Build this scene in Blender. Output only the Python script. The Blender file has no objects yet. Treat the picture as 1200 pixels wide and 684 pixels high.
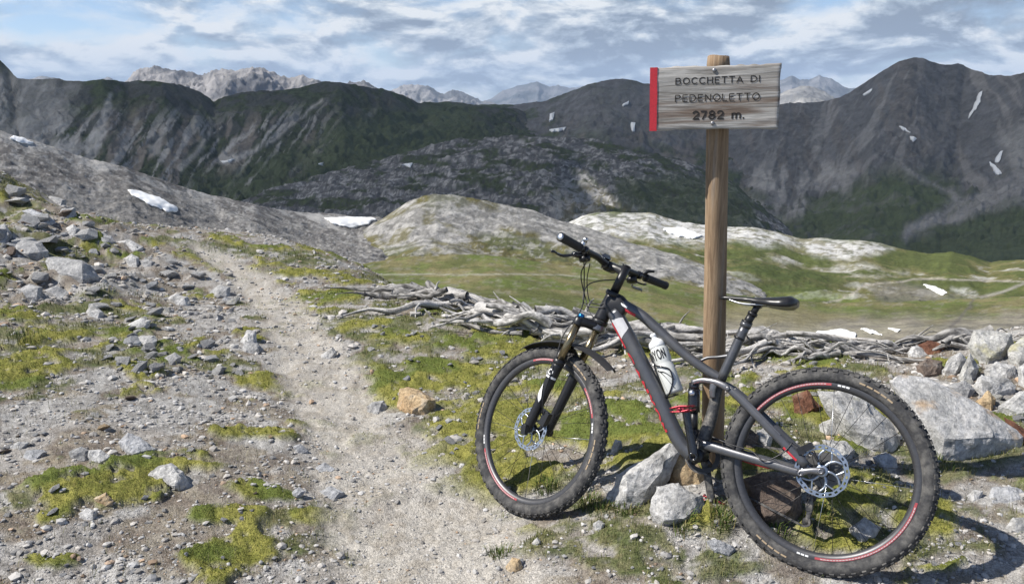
import bpy, bmesh, math, random
import numpy as np
from mathutils import Vector, Matrix
from mathutils.bvhtree import BVHTree

# ------------------------------------------------------------------ camera
FPX, CX, CY, YH, CAMZ = 930.0, 600.0, 342.0, 115.0, 1.62
PITCH = math.atan((CY - YH) / FPX)
scene = bpy.context.scene
C = scene.collection
cam_data = bpy.data.cameras.new('camera')
cam_data.sensor_width = 36.0
cam_data.lens = FPX / 1200.0 * 36.0
cam_data.clip_start = 0.05
cam_data.clip_end = 90000.0
cam = bpy.data.objects.new('camera', cam_data)
C.objects.link(cam)
cam.location = (0, 0, CAMZ)
cam.rotation_euler = (math.pi / 2 - PITCH, 0, 0)
scene.camera = cam

# ------------------------------------------------------------------ sun, sky, exposure
SUN_EL = math.radians(47.5)
SUN_AZ = (-0.99, -0.12)              # horizontal direction towards the sun (x right, y away)
_n = math.hypot(*SUN_AZ)
TO_SUN = Vector((SUN_AZ[0] / _n * math.cos(SUN_EL), SUN_AZ[1] / _n * math.cos(SUN_EL), math.sin(SUN_EL)))
sun_data = bpy.data.lights.new('sun', 'SUN')
sun_data.energy = 5.0
sun_data.angle = math.radians(0.53)
sun_data.color = (1.0, 0.955, 0.88)
sun = bpy.data.objects.new('sun', sun_data)
C.objects.link(sun)
sun.rotation_euler = TO_SUN.to_track_quat('Z', 'Y').to_euler()
sun.location = (-20, 5, 30)

world = bpy.data.worlds.new('World')
scene.world = world
world.use_nodes = True

def build_world():
    nt = world.node_tree; N = nt.nodes; L = nt.links
    N.clear()
    def node(t, **k):
        n = N.new(t)
        for a, v in k.items(): setattr(n, a, v)
        return n
    def math_(op, a, b=None, clamp=False):
        n = node('ShaderNodeMath', operation=op, use_clamp=clamp)
        for i, v in enumerate((a, b)):
            if v is None: continue
            if isinstance(v, (int, float)): n.inputs[i].default_value = v
            else: L.new(v, n.inputs[i])
        return n.outputs[0]
    sky = node('ShaderNodeTexSky', sky_type='NISHITA', sun_disc=False)
    sky.sun_elevation = SUN_EL
    sky.sun_rotation = math.atan2(TO_SUN.x, TO_SUN.y)
    sky.altitude = 2780; sky.air_density = 1.0; sky.dust_density = 0.6; sky.ozone_density = 1.0
    tc = node('ShaderNodeTexCoord')
    sp = node('ShaderNodeSeparateXYZ'); L.new(tc.outputs['Generated'], sp.inputs[0])
    z = math_('MAXIMUM', sp.outputs[2], 0.0)
    def sphere(ox, oy, oz, flat):
        """the view direction with its height stretched: clouds wider than tall"""
        c = node('ShaderNodeCombineXYZ')
        L.new(math_('ADD', sp.outputs[0], ox), c.inputs[0]); L.new(math_('ADD', sp.outputs[1], oy), c.inputs[1])
        L.new(math_('MULTIPLY', math_('ADD', z, oz), flat), c.inputs[2])
        return c.outputs[0]
    def noise(vec, scale, detail, rough=0.55, dist=0.0):
        n = node('ShaderNodeTexNoise', noise_dimensions='3D')
        n.inputs['Scale'].default_value = scale; n.inputs['Detail'].default_value = detail
        n.inputs['Roughness'].default_value = rough; n.inputs['Distortion'].default_value = dist
        L.new(vec, n.inputs['Vector']); return n.outputs['Fac']
    def ramp(fac, stops):
        r = node('ShaderNodeValToRGB')
        e = r.color_ramp.elements
        while len(e) < len(stops): e.new(0.5)
        for i, (p, c) in enumerate(stops):
            e[i].position = p; e[i].color = (*c, 1) if len(c) == 3 else c
        L.new(fac, r.inputs[0]); return r.outputs[0]
    FL = 2.7
    big = noise(sphere(.3, .1, 0, FL * 1.3), 3.2, 4, 0.5, 0.2)
    fine = noise(sphere(1.3, .7, 0, FL), 7.2, 12, 0.60, 0.25)
    fine_up = noise(sphere(1.3, .7, 0.011, FL), 7.2, 8, 0.56, 0.25)     # the same clouds a little higher: lit tops against grey bases
    dens = math_('ADD', math_('MULTIPLY', big, 0.5), math_('MULTIPLY', fine, 0.5))
    # a layer of cumulus closes up towards the horizon and opens overhead
    close = math_('MULTIPLY', math_('SUBTRACT', 0.40, z), 0.41)
    cov = ramp(math_('ADD', dens, close), [(0.53, (0, 0, 0)), (0.64, (1, 1, 1))])
    relief = math_('SUBTRACT', fine, fine_up)
    shade_in = math_('ADD', math_('ADD', math_('MULTIPLY', relief, 2.3), 0.52), math_('MULTIPLY', math_('SUBTRACT', big, 0.5), -1.1))
    cloud = ramp(shade_in, [(0.34, (2.1, 2.55, 3.3)), (0.46, (3.3, 3.9, 4.7)), (0.55, (4.8, 5.3, 5.9)), (0.66, (6.8, 7.0, 7.2))])
    skyboost = node('ShaderNodeMix', data_type='RGBA', blend_type='MULTIPLY')
    skyboost.inputs[0].default_value = 1.0
    L.new(sky.outputs[0], skyboost.inputs[6]); skyboost.inputs[7].default_value = (1.0, 1.0, 1.05, 1)
    mix = node('ShaderNodeMix', data_type='RGBA')
    L.new(cov, mix.inputs[0]); L.new(skyboost.outputs[2], mix.inputs[6]); L.new(cloud, mix.inputs[7])
    bg = node('ShaderNodeBackground'); bg.inputs[1].default_value = 0.10
    L.new(mix.outputs[2], bg.inputs[0])
    out = node('ShaderNodeOutputWorld'); L.new(bg.outputs[0], out.inputs[0])
build_world()

vs = scene.view_settings
scene.display_settings.display_device = 'sRGB'
vs.view_transform = 'Standard'; vs.look = 'None'; vs.exposure = 0.45; vs.gamma = 1.0
vs.use_curve_mapping = False
scene.cycles.use_denoising = True
scene.cycles.max_bounces = 6; scene.cycles.diffuse_bounces = 3; scene.cycles.glossy_bounces = 3
scene.cycles.transmission_bounces = 4; scene.cycles.volume_bounces = 1; scene.cycles.transparent_max_bounces = 6
# ------------------------------------------------------------------ helpers
random.seed(7)
RNG = np.random.default_rng(11)
_c, _s = math.cos(PITCH), math.sin(PITCH)

def tang(px, py):
    """pixel -> (x/y, (z-cam)/y) of its ray"""
    px = np.asarray(px, float); py = np.asarray(py, float)
    dy = _c - _s * (py - CY) / FPX
    return (px - CX) / FPX / dy, (-_s - _c * (py - CY) / FPX) / dy

def P(px, py, Y):
    a, e = tang(px, py)
    return np.array([a * Y, Y, CAMZ + e * Y], float)

def proj(V):
    V = np.asarray(V, float)
    z = V[..., 1] * _c - (V[..., 2] - CAMZ) * _s
    up = V[..., 1] * _s + (V[..., 2] - CAMZ) * _c
    z = np.maximum(z, 1e-3)
    return CX + FPX * V[..., 0] / z, CY - FPX * up / z

def _hash(ix, iy, iz, seed):
    h = (ix.astype(np.int64) * 374761393 + iy.astype(np.int64) * 668265263 + iz.astype(np.int64) * 2147483647 * 3 + seed * 1274126177) & 0xFFFFFFFF
    h = ((h ^ (h >> 13)) * 1274126177) & 0xFFFFFFFF
    h = ((h ^ (h >> 16)) * 2246822519) & 0xFFFFFFFF
    return ((h ^ (h >> 15)) & 0xFFFFFF) / float(0xFFFFFF)

def vnoise(x, y, seed=0):
    x = np.asarray(x, float); y = np.asarray(y, float)
    ix = np.floor(x); iy = np.floor(y); fx = x - ix; fy = y - iy
    fx = fx * fx * fx * (fx * (fx * 6 - 15) + 10); fy = fy * fy * fy * (fy * (fy * 6 - 15) + 10)
    z = np.zeros_like(ix)
    a = _hash(ix, iy, z, seed); b = _hash(ix + 1, iy, z, seed); c = _hash(ix, iy + 1, z, seed); d = _hash(ix + 1, iy + 1, z, seed)
    return (a * (1 - fx) + b * fx) * (1 - fy) + (c * (1 - fx) + d * fx) * fy

def fbm(x, y, octv=4, seed=0, gain=0.5):
    """about 0..1, mean 0.5"""
    s = 0; a = 1.0; t = 0; x = np.asarray(x, float); y = np.asarray(y, float)
    for i in range(octv):
        c, d = math.cos(.6 + 1.1 * i), math.sin(.6 + 1.1 * i)          # each octave turned, so no lattice shows
        s = s + a * vnoise((x * c - y * d) * 2 ** i + 17.3 * i, (x * d + y * c) * 2 ** i - 9.1 * i, seed + i); t += a; a *= gain
    return s / t

def ridged(x, y, octv=4, seed=0, gain=0.5):
    s = 0; a = 1.0; t = 0; x = np.asarray(x, float); y = np.asarray(y, float)
    for i in range(octv):
        c, d = math.cos(.5 + 1.1 * i), math.sin(.5 + 1.1 * i)
        n = 1 - np.abs(2 * vnoise((x * c - y * d) * 2 ** i + 7.3 * i, (x * d + y * c) * 2 ** i - 3.1 * i, seed + i) - 1)
        s = s + a * n * n; t += a; a *= gain
    return s / t

def vnoise3(p, seed=0):
    i = np.floor(p); f = p - i; f = f * f * (3 - 2 * f)
    r = 0
    for dx in (0, 1):
        for dy in (0, 1):
            for dz in (0, 1):
                w = (f[:, 0] if dx else 1 - f[:, 0]) * (f[:, 1] if dy else 1 - f[:, 1]) * (f[:, 2] if dz else 1 - f[:, 2])
                r = r + w * _hash(i[:, 0] + dx, i[:, 1] + dy, i[:, 2] + dz, seed)
    return r

def sstep(a, b, x):
    t = np.clip((x - a) / (b - a), 0, 1); return t * t * (3 - 2 * t)

def mix3(A, B, w):
    w = np.asarray(w)[..., None]; return A * (1 - w) + np.asarray(B) * w

def poly_sd(px, py, pts):
    """signed distance (negative inside) to a polygon"""
    pts = np.asarray(pts, float); n = len(pts)
    d = np.full(np.shape(px), 1e9); inside = np.zeros(np.shape(px), bool)
    for i in range(n):
        ax, ay = pts[i]; bx, by = pts[(i + 1) % n]
        ex, ey = bx - ax, by - ay
        t = np.clip(((px - ax) * ex + (py - ay) * ey) / (ex * ex + ey * ey + 1e-9), 0, 1)
        d = np.minimum(d, np.hypot(px - ax - t * ex, py - ay - t * ey))
        cr = ((ay > py) != (by > py)) & (px < (bx - ax) * (py - ay) / (by - ay + 1e-12) + ax)
        inside ^= cr
    return np.where(inside, -d, d)

def stroke_sd(px, py, pts):
    """distance to a polyline of (x, y, half width), minus the half width"""
    d = np.full(np.shape(px), 1e9)
    for (ax, ay, aw), (bx, by, bw) in zip(pts[:-1], pts[1:]):
        ex, ey = bx - ax, by - ay
        t = np.clip(((px - ax) * ex + (py - ay) * ey) / (ex * ex + ey * ey + 1e-9), 0, 1)
        d = np.minimum(d, np.hypot(px - ax - t * ex, py - ay - t * ey) - (aw + t * (bw - aw)))
    return d

# ---- meshes
def mesh_np(name, V, F, cols=None, smooth=True):
    """V n x 3, F m x 3 or m x 4 arrays"""
    V = np.asarray(V, np.float32); F = np.asarray(F, np.int32)
    me = bpy.data.meshes.new(name)
    k = F.shape[1]; m = F.shape[0]
    me.vertices.add(len(V)); me.vertices.foreach_set('co', V.ravel())
    me.loops.add(m * k); me.loops.foreach_set('vertex_index', F.ravel())
    me.polygons.add(m); me.polygons.foreach_set('loop_start', np.arange(m, dtype=np.int32) * k)
    me.polygons.foreach_set('loop_total', np.full(m, k, np.int32))
    me.update(calc_edges=True); me.validate()
    me.polygons.foreach_set('use_smooth', np.full(len(me.polygons), smooth, bool))
    if cols is not None:
        at = me.color_attributes.new('Col', 'FLOAT_COLOR', 'POINT')
        cc = np.ones((len(V), 4), np.float32); cc[:, :3] = cols
        at.data.foreach_set('color', cc.ravel())
    return me

def mesh_py(name, V, F, smooth=False):
    me = bpy.data.meshes.new(name)
    me.from_pydata([tuple(map(float, v)) for v in V], [], [tuple(int(i) for i in f) for f in F])
    me.update()
    if smooth: me.polygons.foreach_set('use_smooth', np.full(len(me.polygons), True, bool))
    return me

def obj(name, me, m=None, parent=None):
    o = bpy.data.objects.new(name, me); C.objects.link(o)
    if m is not None:
        me.materials.clear(); me.materials.append(m)
    if parent is not None: o.parent = parent
    return o

def tag(o, label=None, cat=None, group=None, kind=None):
    if label: o['label'] = label
    if cat: o['category'] = cat
    if group: o['group'] = group
    if kind: o['kind'] = kind
    return o

def grid_faces(nr, nc):
    i = np.arange(nr - 1)[:, None] * nc + np.arange(nc - 1)[None, :]
    return np.stack([i, i + 1, i + nc + 1, i + nc], -1).reshape(-1, 4)

class MB:
    """collects pieces into one mesh"""
    def __init__(self): self.V = []; self.F = []; self.n = 0; self.S = []
    def add(self, V, F, smooth=True):
        V = np.asarray(V, float)
        self.V.append(V)
        for f in F: self.F.append(tuple(int(i) + self.n for i in f)); self.S.append(smooth)
        self.n += len(V); return self
    def map(self, fn):
        self.V = [fn(v) for v in self.V]; return self
    def mesh(self, name):
        V = np.concatenate(self.V)
        me = bpy.data.meshes.new(name)
        me.from_pydata(V.tolist(), [], self.F); me.update()
        me.polygons.foreach_set('use_smooth', np.array(self.S, bool))
        return me
    def build(self, name, m, parent=None): return obj(name, self.mesh(name), m, parent)

def catmull(pts, n):
    pts = np.asarray(pts, float)
    if len(pts) == 2: return pts[0] + (pts[1] - pts[0]) * np.linspace(0, 1, n)[:, None]
    Q = np.vstack([2 * pts[0] - pts[1], pts, 2 * pts[-1] - pts[-2]])
    t = np.linspace(0, len(pts) - 1, n); i = np.minimum(t.astype(int), len(pts) - 2); f = (t - i)[:, None]
    p0, p1, p2, p3 = Q[i], Q[i + 1], Q[i + 2], Q[i + 3]
    return 0.5 * (2 * p1 + (p2 - p0) * f + (2 * p0 - 5 * p1 + 4 * p2 - p3) * f ** 2 + (3 * p1 - p0 - 3 * p2 + p3) * f ** 3)

def frames(path, side=None):
    T = np.gradient(path, axis=0); T /= np.linalg.norm(T, axis=1)[:, None] + 1e-12
    if side is not None:
        B = np.asarray(side, float)[None] - (T @ np.asarray(side, float))[:, None] * T
        B /= np.linalg.norm(B, axis=1)[:, None]
    else:
        B = np.zeros_like(T); r = np.array([0, 0, 1.0]) if abs(T[0, 2]) < 0.9 else np.array([1.0, 0, 0])
        b = np.cross(T[0], r); B[0] = b / np.linalg.norm(b)
        for i in range(1, len(T)):
            b = B[i - 1] - (B[i - 1] @ T[i]) * T[i]; B[i] = b / (np.linalg.norm(b) + 1e-12)
    return T, B, np.cross(T, B)

def tube(mb, pts, rad, seg=12, n=None, side=None, cap=True, power=1.0, smooth=True):
    """sweep an ellipse along pts. rad: a number, or one per point (number or (side, other) pair). Returns the surface function"""
    n = n or (2 if len(pts) == 2 else 8 * (len(pts) - 1))
    path = catmull(pts, n)
    rad = [rad] * len(pts) if np.isscalar(rad) or (isinstance(rad, tuple)) else rad
    R = np.array([(r, r) if np.isscalar(r) else r for r in rad], float)
    t = np.linspace(0, len(pts) - 1, n)
    RA = np.stack([np.interp(t, np.arange(len(pts)), R[:, k]) for k in (0, 1)], -1)
    T, B, Nn = frames(path, side)
    def ring(i, ang, off=0.0):
        ca, sa = np.cos(ang), np.sin(ang)
        ca = np.sign(ca) * np.abs(ca) ** power; sa = np.sign(sa) * np.abs(sa) ** power
        return path[i] + (RA[i, 0] + off) * ca[:, None] * B[i] + (RA[i, 1] + off) * sa[:, None] * Nn[i]
    ang = np.linspace(0, 2 * np.pi, seg, endpoint=False)
    V = np.concatenate([ring(i, ang) for i in range(n)])
    F = [(i * seg + j, i * seg + (j + 1) % seg, (i + 1) * seg + (j + 1) % seg, (i + 1) * seg + j) for i in range(n - 1) for j in range(seg)]
    if cap: F += [tuple(range(seg))[::-1], tuple((n - 1) * seg + j for j in range(seg))]
    mb.add(V, F, smooth)
    def surf(tt, ang, off=0.0):
        """point at 0..1 along, angle from the side axis"""
        x = tt * (n - 1); i = int(min(max(math.floor(x), 0), n - 2)); f = x - i
        a = np.array([ang]); return (ring(i, a, off) * (1 - f) + ring(i + 1, a, off) * f)[0]
    return surf

def box(mb, c, half, M3=None, smooth=False, bev=0.0):
    s = np.array([(x, y, z) for x in (-1, 1) for y in (-1, 1) for z in (-1, 1)], float) * np.asarray(half)
    if M3 is not None: s = s @ np.asarray(M3).T
    mb.add(s + np.asarray(c), [(0, 1, 3, 2), (4, 6, 7, 5), (0, 4, 5, 1), (2, 3, 7, 6), (0, 2, 6, 4), (1, 5, 7, 3)], smooth)

def lathe(mb, prof, o, axis, seg=24, smooth=True):
    """prof: (radius, height) pairs along axis from o"""
    o = np.asarray(o, float); axis = np.asarray(axis, float); axis = axis / np.linalg.norm(axis)
    r = np.array([0, 1.0, 0]) if abs(axis[1]) < 0.9 else np.array([1.0, 0, 0])
    u = np.cross(axis, r); u /= np.linalg.norm(u); v = np.cross(axis, u)
    a = np.linspace(0, 2 * np.pi, seg, endpoint=False)
    V = np.concatenate([o + axis * h + r_ * (np.cos(a)[:, None] * u + np.sin(a)[:, None] * v) for r_, h in prof])
    n = len(prof)
    F = [(i * seg + j, i * seg + (j + 1) % seg, (i + 1) * seg + (j + 1) % seg, (i + 1) * seg + j) for i in range(n - 1) for j in range(seg)]
    F += [tuple(range(seg))[::-1], tuple((n - 1) * seg + j for j in range(seg))]
    mb.add(V, F, smooth)
    return lambda ang, h, rr: o + axis * h + rr * (math.cos(ang) * u + math.sin(ang) * v)

# ---- stroke lettering
_arc = lambda cx, cy, rx, ry, a0, a1, n=10: [(cx + rx * math.cos(math.radians(a0 + (a1 - a0) * i / n)), cy + ry * math.sin(math.radians(a0 + (a1 - a0) * i / n))) for i in range(n + 1)]
GLYPH = {
    'B': (0.62, [[(0, 0), (0, 1), (.34, 1)] + _arc(.34, .77, .2, .23, 90, -90) + [(0, .54)], [(.34, .54)] + _arc(.36, .27, .24, .27, 90, -90) + [(0, 0)]]),
    'O': (0.74, [_arc(.37, .5, .37, .5, 90, 450, 22)]),
    'C': (0.66, [_arc(.37, .5, .37, .5, 48, 312, 18)]),
    'H': (0.62, [[(0, 0), (0, 1)], [(.6, 0), (.6, 1)], [(0, .52), (.6, .52)]]),
    'E': (0.52, [[(.5, 0), (0, 0), (0, 1), (.5, 1)], [(0, .52), (.42, .52)]]),
    'T': (0.6, [[(0, 1), (.6, 1)], [(.3, 1), (.3, 0)]]),
    'A': (0.66, [[(0, 0), (.33, 1), (.66, 0)], [(.12, .33), (.54, .33)]]),
    'D': (0.66, [[(0, 0), (0, 1), (.25, 1)] + _arc(.25, .5, .4, .5, 90, -90, 14) + [(0, 0)]]),
    'I': (0.06, [[(0.03, 0), (0.03, 1)]]),
    'P': (0.58, [[(0, 0), (0, 1), (.32, 1)] + _arc(.32, .74, .24, .26, 90, -90) + [(0, .48)]]),
    'N': (0.64, [[(0, 0), (0, 1), (.62, 0), (.62, 1)]]),
    'L': (0.5, [[(0, 1), (0, 0), (.5, 0)]]),
    'Y': (0.62, [[(0, 1), (.31, .5), (.62, 1)], [(.31, .5), (.31, 0)]]),
    '2': (0.58, [_arc(.29, .71, .28, .29, 165, -25, 12) + [(0, 0), (.6, 0)]]),
    '7': (0.56, [[(0, 1), (.56, 1), (.18, 0)]]),
    '8': (0.6, [_arc(.3, .76, .24, .24, 90, 450, 16), _arc(.3, .26, .29, .26, 90, 450, 16)]),
    'm': (0.82, [[(0, 0), (0, .66)], _arc(.2, .46, .2, .2, 170, 0, 8) + [(.4, 0)], _arc(.6, .46, .2, .2, 170, 0, 8) + [(.8, 0)]]),
    '.': (0.1, [[(.03, .02), (.08, .02)]]),
    ' ': (0.42, []),
}
def text_strokes(s, gap=0.26):
    out = []; x = 0
    for ch in s:
        w, st = GLYPH[ch]
        for l in st: out.append([(x + a, b) for a, b in l])
        x += w + gap
    return out, x - gap

def ribbon(mb, line, w, fn, th=None):
    """a flat stroke of width w with blunt ends along a 2D line, mapped by fn(u, v) -> 3D point"""
    p = np.asarray(line, float)
    q = [p[0]]
    for a, b in zip(p[:-1], p[1:]):
        k = max(1, int(np.hypot(*(b - a)) / 0.25))
        q += [a + (b - a) * (i + 1) / k for i in range(k)]
    p = np.array(q)
    d = np.gradient(p, axis=0) if len(p) > 2 else np.repeat((p[1] - p[0])[None], 2, 0)
    d /= np.linalg.norm(d, axis=1)[:, None] + 1e-9
    p[0] -= d[0] * w * 0.35; p[-1] += d[-1] * w * 0.35
    nrm = np.stack([-d[:, 1], d[:, 0]], -1) * w / 2
    V = []
    for a, b in zip(p + nrm, p - nrm): V += [fn(*a), fn(*b)]
    F = [(2 * i, 2 * i + 1, 2 * i + 3, 2 * i + 2) for i in range(len(p) - 1)]
    mb.add(np.array(V), F, False)

# ---- materials
MATS = {}
def mat(name, col, rough=0.6, metal=0.0, var=0.0, vscale=20.0, bump=0.0, bscale=60.0, col2=None, spec=0.5, attr=False, coat=0.0, cover=0.5, sss=0.0):
    if name in MATS: return MATS[name]
    m = bpy.data.materials.new(name); m.use_nodes = True; MATS[name] = m
    nt = m.node_tree; N = nt.nodes; L = nt.links
    b = N['Principled BSDF']
    b.inputs['Roughness'].default_value = rough; b.inputs['Metallic'].default_value = metal
    b.inputs['Specular IOR Level'].default_value = spec
    if coat: b.inputs['Coat Weight'].default_value = coat; b.inputs['Coat Roughness'].default_value = 0.12
    tc = N.new('ShaderNodeTexCoord')
    base = None
    if attr:
        at = N.new('ShaderNodeAttribute'); at.attribute_name = 'Col'; base = at.outputs['Color']
    if var or col2:
        ns = N.new('ShaderNodeTexNoise'); ns.inputs['Scale'].default_value = vscale; ns.inputs['Detail'].default_value = 7
        ns.inputs['Roughness'].default_value = 0.62
        L.new(tc.outputs['Object'], ns.inputs['Vector'])
        if col2:
            rp = N.new('ShaderNodeValToRGB'); L.new(ns.outputs['Fac'], rp.inputs[0])
            rp.color_ramp.elements[0].position = cover - 0.09; rp.color_ramp.elements[1].position = cover + 0.13
            rp.color_ramp.elements[0].color = (*col, 1); rp.color_ramp.elements[1].color = (*col2, 1)
            base = rp.outputs[0]
        if var:
            n2 = N.new('ShaderNodeTexNoise'); n2.inputs['Scale'].default_value = vscale * 3.1; n2.inputs['Detail'].default_value = 6
            n2.inputs['Roughness'].default_value = 0.7
            L.new(tc.outputs['Object'], n2.inputs['Vector'])
            mr = N.new('ShaderNodeMapRange'); mr.inputs[1].default_value = 0.25; mr.inputs[2].default_value = 0.75
            mr.inputs[3].default_value = 1 - var; mr.inputs[4].default_value = 1 + var
            L.new(n2.outputs['Fac'], mr.inputs[0])
            mx = N.new('ShaderNodeMix'); mx.data_type = 'RGBA'; mx.blend_type = 'MULTIPLY'; mx.inputs[0].default_value = 1
            if base is None: mx.inputs[6].default_value = (*col, 1)
            else: L.new(base, mx.inputs[6])
            L.new(mr.outputs[0], mx.inputs[7]); base = mx.outputs[2]
    if base is None: b.inputs['Base Color'].default_value = (*col, 1)
    else: L.new(base, b.inputs['Base Color'])
    if bump:
        nb = N.new('ShaderNodeTexNoise'); nb.inputs['Scale'].default_value = bscale; nb.inputs['Detail'].default_value = 8
        nb.inputs['Roughness'].default_value = 0.65
        L.new(tc.outputs['Object'], nb.inputs['Vector'])
        bp = N.new('ShaderNodeBump'); bp.inputs['Strength'].default_value = bump; bp.inputs['Distance'].default_value = 1.0 / bscale
        L.new(nb.outputs['Fac'], bp.inputs['Height']); L.new(bp.outputs[0], b.inputs['Normal'])
    return m
# ------------------------------------------------------------------ far terrain: one sheet for each hill or range
ROCK = np.array([.190, .190, .196]); SCREE = np.array([.275, .268, .262]); PALE = np.array([.43, .42, .40])
BROWN = np.array([.205, .180, .160]); DGRASS = np.array([.062, .080, .036]); GRASS = np.array([.105, .128, .034])
TAN = np.array([.175, .155, .065]); BRIGHT = np.array([.13, .19, .035]); SNOW = np.array([.82, .84, .88])
TERR = []          # (vertices, faces) of every sheet, for finding the ground under a pixel

def terrain_mat(name, scale, var=0.35, bump=0.6):
    m = bpy.data.materials.new(name); m.use_nodes = True
    nt = m.node_tree; N = nt.nodes; L = nt.links
    b = N['Principled BSDF']; b.inputs['Roughness'].default_value = 0.95; b.inputs['Specular IOR Level'].default_value = 0.12
    at = N.new('ShaderNodeAttribute'); at.attribute_name = 'Col'
    ge = N.new('ShaderNodeNewGeometry')
    def noise(sc, det, rough=0.65):
        n = N.new('ShaderNodeTexNoise'); n.inputs['Scale'].default_value = sc; n.inputs['Detail'].default_value = det; n.inputs['Roughness'].default_value = rough
        L.new(ge.outputs['Position'], n.inputs['Vector']); return n.outputs['Fac']
    f1 = noise(scale, 8, 0.7); f2 = noise(scale * 0.22, 4)
    ad = N.new('ShaderNodeMath'); ad.operation = 'MULTIPLY_ADD'; L.new(f2, ad.inputs[0]); ad.inputs[1].default_value = 0.6; L.new(f1, ad.inputs[2])
    mr = N.new('ShaderNodeMapRange'); mr.inputs[1].default_value = 0.55; mr.inputs[2].default_value = 1.05
    mr.inputs[3].default_value = 1 - var; mr.inputs[4].default_value = 1 + var; L.new(ad.outputs[0], mr.inputs[0])
    mx = N.new('ShaderNodeMix'); mx.data_type = 'RGBA'; mx.blend_type = 'MULTIPLY'; mx.inputs[0].default_value = 1
    L.new(at.outputs['Color'], mx.inputs[6]); L.new(mr.outputs[0], mx.inputs[7]); L.new(mx.outputs[2], b.inputs['Base Color'])
    bp = N.new('ShaderNodeBump'); bp.inputs['Strength'].default_value = bump; bp.inputs['Distance'].default_value = 0.6 / scale
    L.new(f1, bp.inputs['Height']); L.new(bp.outputs[0], b.inputs['Normal'])
    return m

def layer(name, crest, base, step, rows, k, disp, colour, scale, back=0.6, bump=0.6, var=0.35, back_slope=0.35):
    """a hill: crest and base are lists of (px, py, distance); k shapes the slope between them"""
    def prep(l):
        l = np.array(l, float); a, e = tang(l[:, 0], l[:, 1]); o = np.argsort(a); return a[o], e[o], l[o, 2]
    ca, ce, cd = prep(crest); ba, be, bd = prep(base)
    a = np.arange(ca[0], ca[-1], step * 1.18 / FPX); rows = int(rows * .93)
    ec = np.interp(a, ca, ce); dc = np.interp(a, ca, cd); eb = np.interp(a, ba, be); db = np.interp(a, ba, bd)
    wig = (fbm(a * 28, a * 0 + 3, 5, 5) - .5) * 5.0 / FPX      # small irregularities along the skyline
    ec = ec + wig * 0.8
    s = np.linspace(0, 1, rows)[:, None]
    Y = db + (dc - db) * s ** k
    e = eb + (ec - eb) * s
    Z = CAMZ + e * Y
    nb = 12
    t = np.linspace(0, 1, nb + 1)[1:, None] ** 1.6
    Yb = dc * (1 + back * t); Zb = (CAMZ + ec * dc) - back_slope * dc * back * t
    S = np.vstack([np.repeat(s, len(a), 1), np.ones((nb, len(a)))])
    Bk = np.vstack([np.zeros((rows, 1)), t])
    Y = np.vstack([Y, Yb]); Z = np.vstack([Z, Zb]); X = a * Y
    Z = Z + disp(X, Y, S, a[None, :], Bk)
    V = np.stack([X, Y, Z], -1).reshape(-1, 3)
    px, py = proj(V)
    zz = Z; gy, gx = np.gradient(zz); dy_ = np.gradient(Y, axis=0); dx_ = np.gradient(X, axis=1)
    slope = np.hypot(gy / (np.abs(dy_) + 1e-6), gx / (np.abs(dx_) + 1e-6)).reshape(-1)
    col = colour(dict(px=px, py=py, s=S.reshape(-1), x=V[:, 0], y=V[:, 1], z=V[:, 2], slope=slope, a=np.broadcast_to(a, X.shape).reshape(-1)))
    F = grid_faces(X.shape[0], X.shape[1])
    o = obj(name, mesh_np(name, V, F, np.clip(col, 0.005, .9)), terrain_mat(name + '_surface', scale, var, bump))
    tag(o, kind='structure')
    TERR.append((V, F))
    return o

def soft(sd, w): return 1 - sstep(-w, w, sd)
def warp(q, amp, sc, seed):
    return q['px'] + (fbm(q['px'] / sc, q['py'] / sc, 3, seed) - .5) * amp, q['py'] + (fbm(q['px'] / sc + 40, q['py'] / sc, 3, seed + 3) - .5) * amp * .6

def streaks(q, lean, wide, long, seed, octv=4):
    """noise drawn out down the slope; lean is the sideways run of a streak for each pixel of fall"""
    w = (fbm(q['px'] / 40, q['py'] / 40, 3, seed + 7) - .5) * 2.2
    u = (q['px'] + lean * q['py']) / wide + w; v = q['py'] / long
    s = 0; t = 0; a = 1.0
    for i in range(octv):
        s = s + a * vnoise(u * 2 ** i + 5.1 * i, v * 2 ** i + 3.3 * i, seed + i); t += a; a *= .6
    return s / t
# ---- far ranges
def far_disp(amp, lam, seed):
    def f(X, Y, S, a, Bk):
        w = fbm(X / lam * 1.3, Y / lam * 1.3, 3, seed + 2) - .5
        r = ridged(X / lam + w, Y / lam * .6 + w, 6, seed, .62)
        r2 = ridged(X / lam * 4.3 + w * 2, Y / lam * 2.2, 4, seed + 5, .62)
        return amp * ((r - .45) * (1 - .75 * S ** 3) + .32 * (r2 - .45) * (1 - .55 * S ** 3))
    return f
def far_col(c1, c2, lam, seed):
    def f(q):
        n = fbm(q['x'] / lam, q['z'] / lam * 1.5 + q['y'] / lam, 5, seed)
        return mix3(np.array(c1)[None] * np.ones((len(n), 1)), c2, sstep(.42, .6, n))
    return f
layer('far_mountains', [(-260, 105, 11000), (-100, 92, 11000), (30, 93, 11000), (50, 88, 11000), (75, 94, 11000), (110, 97, 11000), (127, 90, 11000), (140, 97, 11000), (180, 110, 11000), (260, 120, 11000)],
      [(-260, 160, 8000), (260, 160, 8000)], 2.0, 24, .8, far_disp(180, 900, 3), far_col((.16, .17, .18), (.26, .26, .27), 700, 4), .006)
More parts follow.
